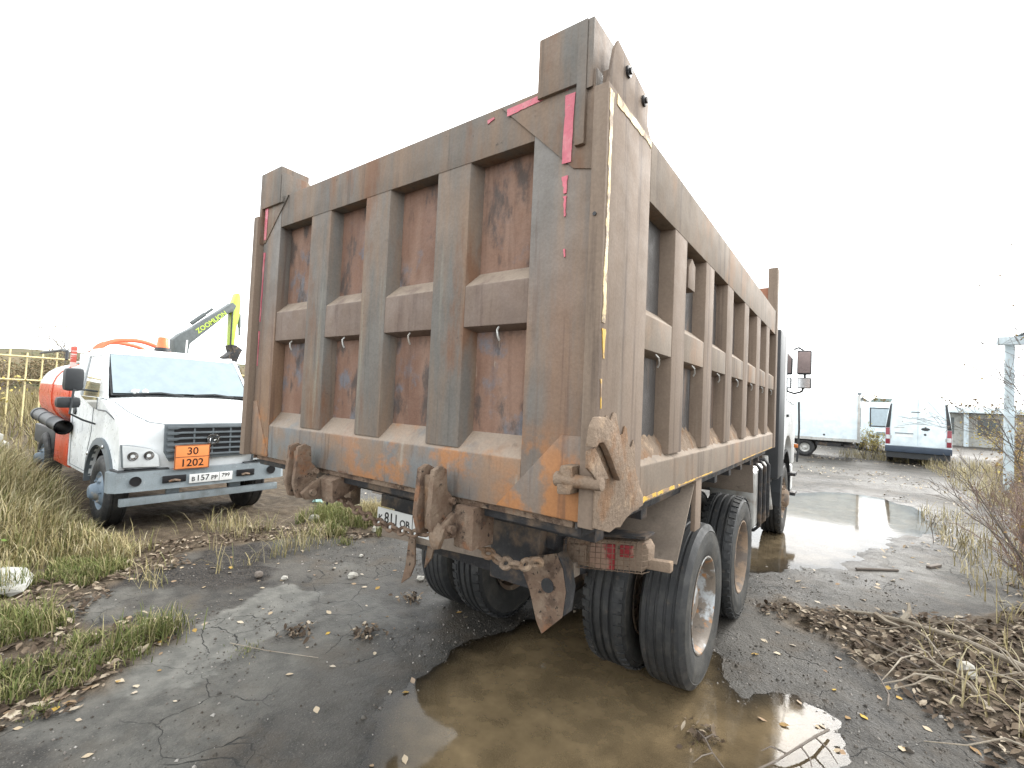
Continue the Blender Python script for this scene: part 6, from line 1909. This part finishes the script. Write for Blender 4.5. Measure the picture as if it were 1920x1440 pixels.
for i, (x, y) in enumerate(spots):
    lab = "reddish bare shrub in the right-hand thicket, " + (ORD[i] + (" one to the camera" if i == 0 else " nearest to the camera"))
    woody("bare_shrub", (x + .28, y, .03), random.Random(i).uniform(.85, 1.5), .007, 100 + i, lab, "shrub", 'bark_red', leafm='autumn', nleaf=110, leafsize=.034, nstem=8, depth=3, kids=3, spread=.5, group=GS)
# taller saplings whose branches reach over the van
woody("sapling", (3.55, 5.2, .03), 2.4, .012, 201, "thin bare sapling leaning left across the white van", "sapling", 'bark', leafm='autumn', nleaf=26, leafsize=.03, depth=4, kids=3, spread=.6, lean=(-.30, .0))
woody("sapling", (3.75, 7.6, .03), 2.9, .014, 202, "tall bare sapling with few brown leaves before the pale posts", "sapling", 'bark', leafm='autumn', nleaf=36, leafsize=.035, depth=4, kids=3, spread=.6, lean=(.02, .0))
woody("sapling", (4.25, 8.6, .03), 3.3, .016, 203, "bare sapling standing against the pale gate frame", "sapling", 'bark', leafm='autumn', nleaf=30, leafsize=.035, depth=4, kids=3, spread=.5, lean=(-.04, .0))
for i, (x, y, h, lx, lab) in enumerate([(3.95, 6.3, 3.1, -.15, "thin dark sapling nearest the litter with twigs over the horizon"), (4.35, 7.0, 3.8, -.10, "thin sapling just right of the nearest dark one"),
                                        (4.7, 8.0, 4.0, -.22, "leaning bare sapling crossing the pale gate posts"), (4.45, 10.2, 3.6, -.12, "slim sapling before the rusty bushes by the posts")]):
    woody("sapling", (x, y, .03), h, .012, 240 + i, lab, "sapling", 'bark_dark', leafm='autumn', nleaf=34, leafsize=.035, depth=4, kids=3, spread=.65, lean=(lx, .0))
woody("birch_tree", (5.6, 9.2, .0), 7.5, .05, 204, "slender birch at right edge with a few pale leaves high up", "tree", 'birch', leafm='leaf_pale', nleaf=130, leafsize=.05, jitter=.25, depth=4, kids=3, spread=.6, lean=(-.05, .0), droop=.6)
woody("dry_weed", (2.95, 8.1, .0), .62, .006, 205, "lone dry weed stem standing on the asphalt before the shrubs", "weed", 'bark', leafm='autumn', nleaf=14, leafsize=.02, depth=2, kids=3, spread=.4)
# autumn bushes beyond, right of the van
for i, (x, y, h, m_, lab) in enumerate([(6.6, 20, 1.5, 'autumn', "low rusty bush right of the van's bumper"), (7.6, 24, 1.9, 'autumn', "rusty brown bush behind the van's right corner"),
                                   (7.3, 27, 2.6, 'yellow_leaf', "orange-yellow bush before the shed"), (6.2, 16.5, 1.3, 'autumn', "straw-brown bush at the foot of the pale posts"),
                                   (9.2, 31, 2.4, 'autumn', "brown bush in front of the shed wall"), (6.0, 18.3, 1.0, 'yellow_leaf', "small yellowing bush beside the asphalt's far right edge")]):
    woody("autumn_bush", (x, y, 0), h, .02, 300 + i, lab, "bush", 'bark_red', leafm=m_, nleaf=900, leafsize=.07, jitter=.16, nstem=5, depth=3, kids=4, spread=.8)
for i, (x, y, h, lab) in enumerate([(2.55, 24.4, 1.5, "yellow bush growing at the box lorry's tail"), (3.0, 25.6, 1.2, "straw-yellow bush before the minibus")]):
    woody("yellow_bush", (x, y, 0), h, .015, 320 + i, lab, "bush", 'bark', leafm='yellow_leaf', nleaf=700, leafsize=.06, jitter=.10, nstem=6, depth=3, kids=3, spread=.5)
# straw along the thicket's edge
lst = []
for (x0, x1, y0, y1, n, h) in ((4.2, 6.5, 12, 26, 2600, .5), (3.0, 4.6, 4.5, 11, 900, .35), (2.4, 3.6, 2.6, 4.2, 160, .3), (1.5, 3.9, 23.5, 26.5, 700, .45)):
    X, Y = clumped(n, x0, x1, y0, y1, rng, 78, -.1, 1.5)
    lst.append(blades(X, Y, .08, h, .010, 1.2, rng, rnd=rng.choice([.05, .3, .45, .95], len(X))))
mm = merge(lst)
tag(link("dry_straw", attr_mesh("dry_straw", mm[0], mm[1], mm[3], M['grass_dry'], mm[2])), "dry straw and weeds along the right-hand thicket", "grass", kind="stuff")
# trees near the excavator and left background
woody("bare_tree", (-19.0, 10.3, 0), 4.2, .05, 401, "bare tree with tan twigs between excavator arm and tipper", "tree", 'bark', leafm='autumn', nleaf=900, leafsize=.07, jitter=.25, depth=4, kids=4, spread=.6)
woody("bare_tree", (-23.0, 13.6, 0), 5.0, .05, 402, "thin tan tree close to the tipper's left edge", "tree", 'bark', leafm='autumn', nleaf=900, leafsize=.08, jitter=.3, depth=4, kids=4, spread=.6)
woody("green_tree", (-76.6, 13.8, 0), 10.5, .10, 403, "pale green small-leaved tree beyond the yellow fence", "tree", 'bark', leafm='field', nleaf=420, leafsize=.17, jitter=.5, depth=4, kids=4, spread=.7)
woody("weed_plant", (-4.6, -.92, 0), .55, .006, 404, "bright yellow-green leafed weed in the left grass", "weed", 'bark', leafm='green_leaf', nleaf=16, leafsize=.075, jitter=.06, depth=2, kids=3, spread=.7)
woody("weed_plant", (-21.5, .9, 0), 2.6, .02, 405, "yellow-leaved weed climbing the yellow fence", "weed", 'bark', leafm='yellow_leaf', nleaf=60, leafsize=.12, jitter=.15, depth=3, kids=3, spread=.5)

# scrub-covered rise behind the fence
hb = np.radians(np.linspace(38, 122, 60)); hd_ = np.linspace(100, 230, 22)
HB, HD = np.meshgrid(hb, hd_)
hx_, hy_ = (CAM.x - np.sin(HB) * HD).ravel(), (CAM.y + np.cos(HB) * HD).ravel()
edge_ = np.sin(np.clip((HD.ravel() - 100) / 75, 0, 1) * np.pi / 2)
hz2 = -.3 + edge_ * (8.6 + 4.5 * fbm(hx_ * .02, hy_ * .02, 4, 5)) + 1.6 * edge_ * fbm(hx_ * .15, hy_ * .15, 3, 6)
nb_, nd_ = 60, 22
hi_ = (np.arange(nd_ - 1)[:, None] * nb_ + np.arange(nb_ - 1)[None]).ravel()
hm = bpy.data.meshes.new("hill")
hm.from_pydata(np.stack([hx_, hy_, hz2], -1).tolist(), [], np.stack([hi_, hi_ + nb_, hi_ + nb_ + 1, hi_ + 1], -1).tolist())
hm.materials.append(wmat('scrub_slope', (.14, .118, .075), [dict(c=(.095, .10, .055), s=.10, lo=.42, hi=.6, k=.9), dict(c=(.19, .145, .095), s=.3, lo=.5, hi=.65, k=.8)], rough=1, bump=0, spec=.05))
hm.shade_smooth()
tag(link("hill", hm), kind="structure")
# far wood on the horizon: one mass
frng = np.random.default_rng(77)
mb = MB()
cl = []
for i in range(240):
    b_ang = math.radians(frng.uniform(48, 112))
    d = frng.uniform(92, 112)
    x, y = CAM.x - math.sin(b_ang) * d, CAM.y + math.cos(b_ang) * d
    hgt = frng.uniform(4.2, 6.8) * d / 100
    mb.tube([(x, y, 0), (x, y, hgt * .5), (x + frng.normal(0, .3), y, hgt * .95)], [.16, .10, .03], 4, caps=False)
    m_ = 420
    u = frng.normal(size=(m_, 3)); u /= np.linalg.norm(u, axis=1, keepdims=True)
    rr_ = frng.random(m_) ** .4
    P = np.stack([x + u[:, 0] * rr_ * 2.2, y + u[:, 1] * rr_ * 2.2, hgt * .52 + u[:, 2] * rr_ * hgt * .48], -1)
    cl.append(leaf_cloud([tuple(p) for p in P], m_, .30, frng, .15))
V, F3, F4, R_ = merge([(c[0], np.zeros((0, 3), int), c[2], np.clip(c[3] * .5 + frng.random() * .5, 0, 1)) for c in cl])
fo_ = link("forest", attr_mesh("forest", V, None, R_, M['forest'], F4))
tag(fo_, "low brown autumn wood along the left horizon", "forest", kind="stuff")
fo2 = mb.build("forest_trunks", M['bark'], fo_)
tag(fo2, kind="stuff")
# pale scrub on the right horizon
cl = []
for i in range(60):
    b_ang = math.radians(frng.uniform(-25, 8))
    d = frng.uniform(90, 140)
    x, y = CAM.x - math.sin(b_ang) * d, CAM.y + math.cos(b_ang) * d
    u = frng.normal(size=(160, 3)) * np.array([2.2, 2.2, 1.2])
    cl.append(leaf_cloud([(x + a[0], y + a[1], max(.1, 2.2 + a[2])) for a in u], 160, .5, frng, .1))
V, F3, F4, R_ = merge([(c[0], np.zeros((0, 3), int), c[2], c[3]) for c in cl])
tag(link("far_scrub", attr_mesh("far_scrub", V, None, R_, M['forest'], F4)), "far brown scrub on the horizon behind the van", "forest", kind="stuff")
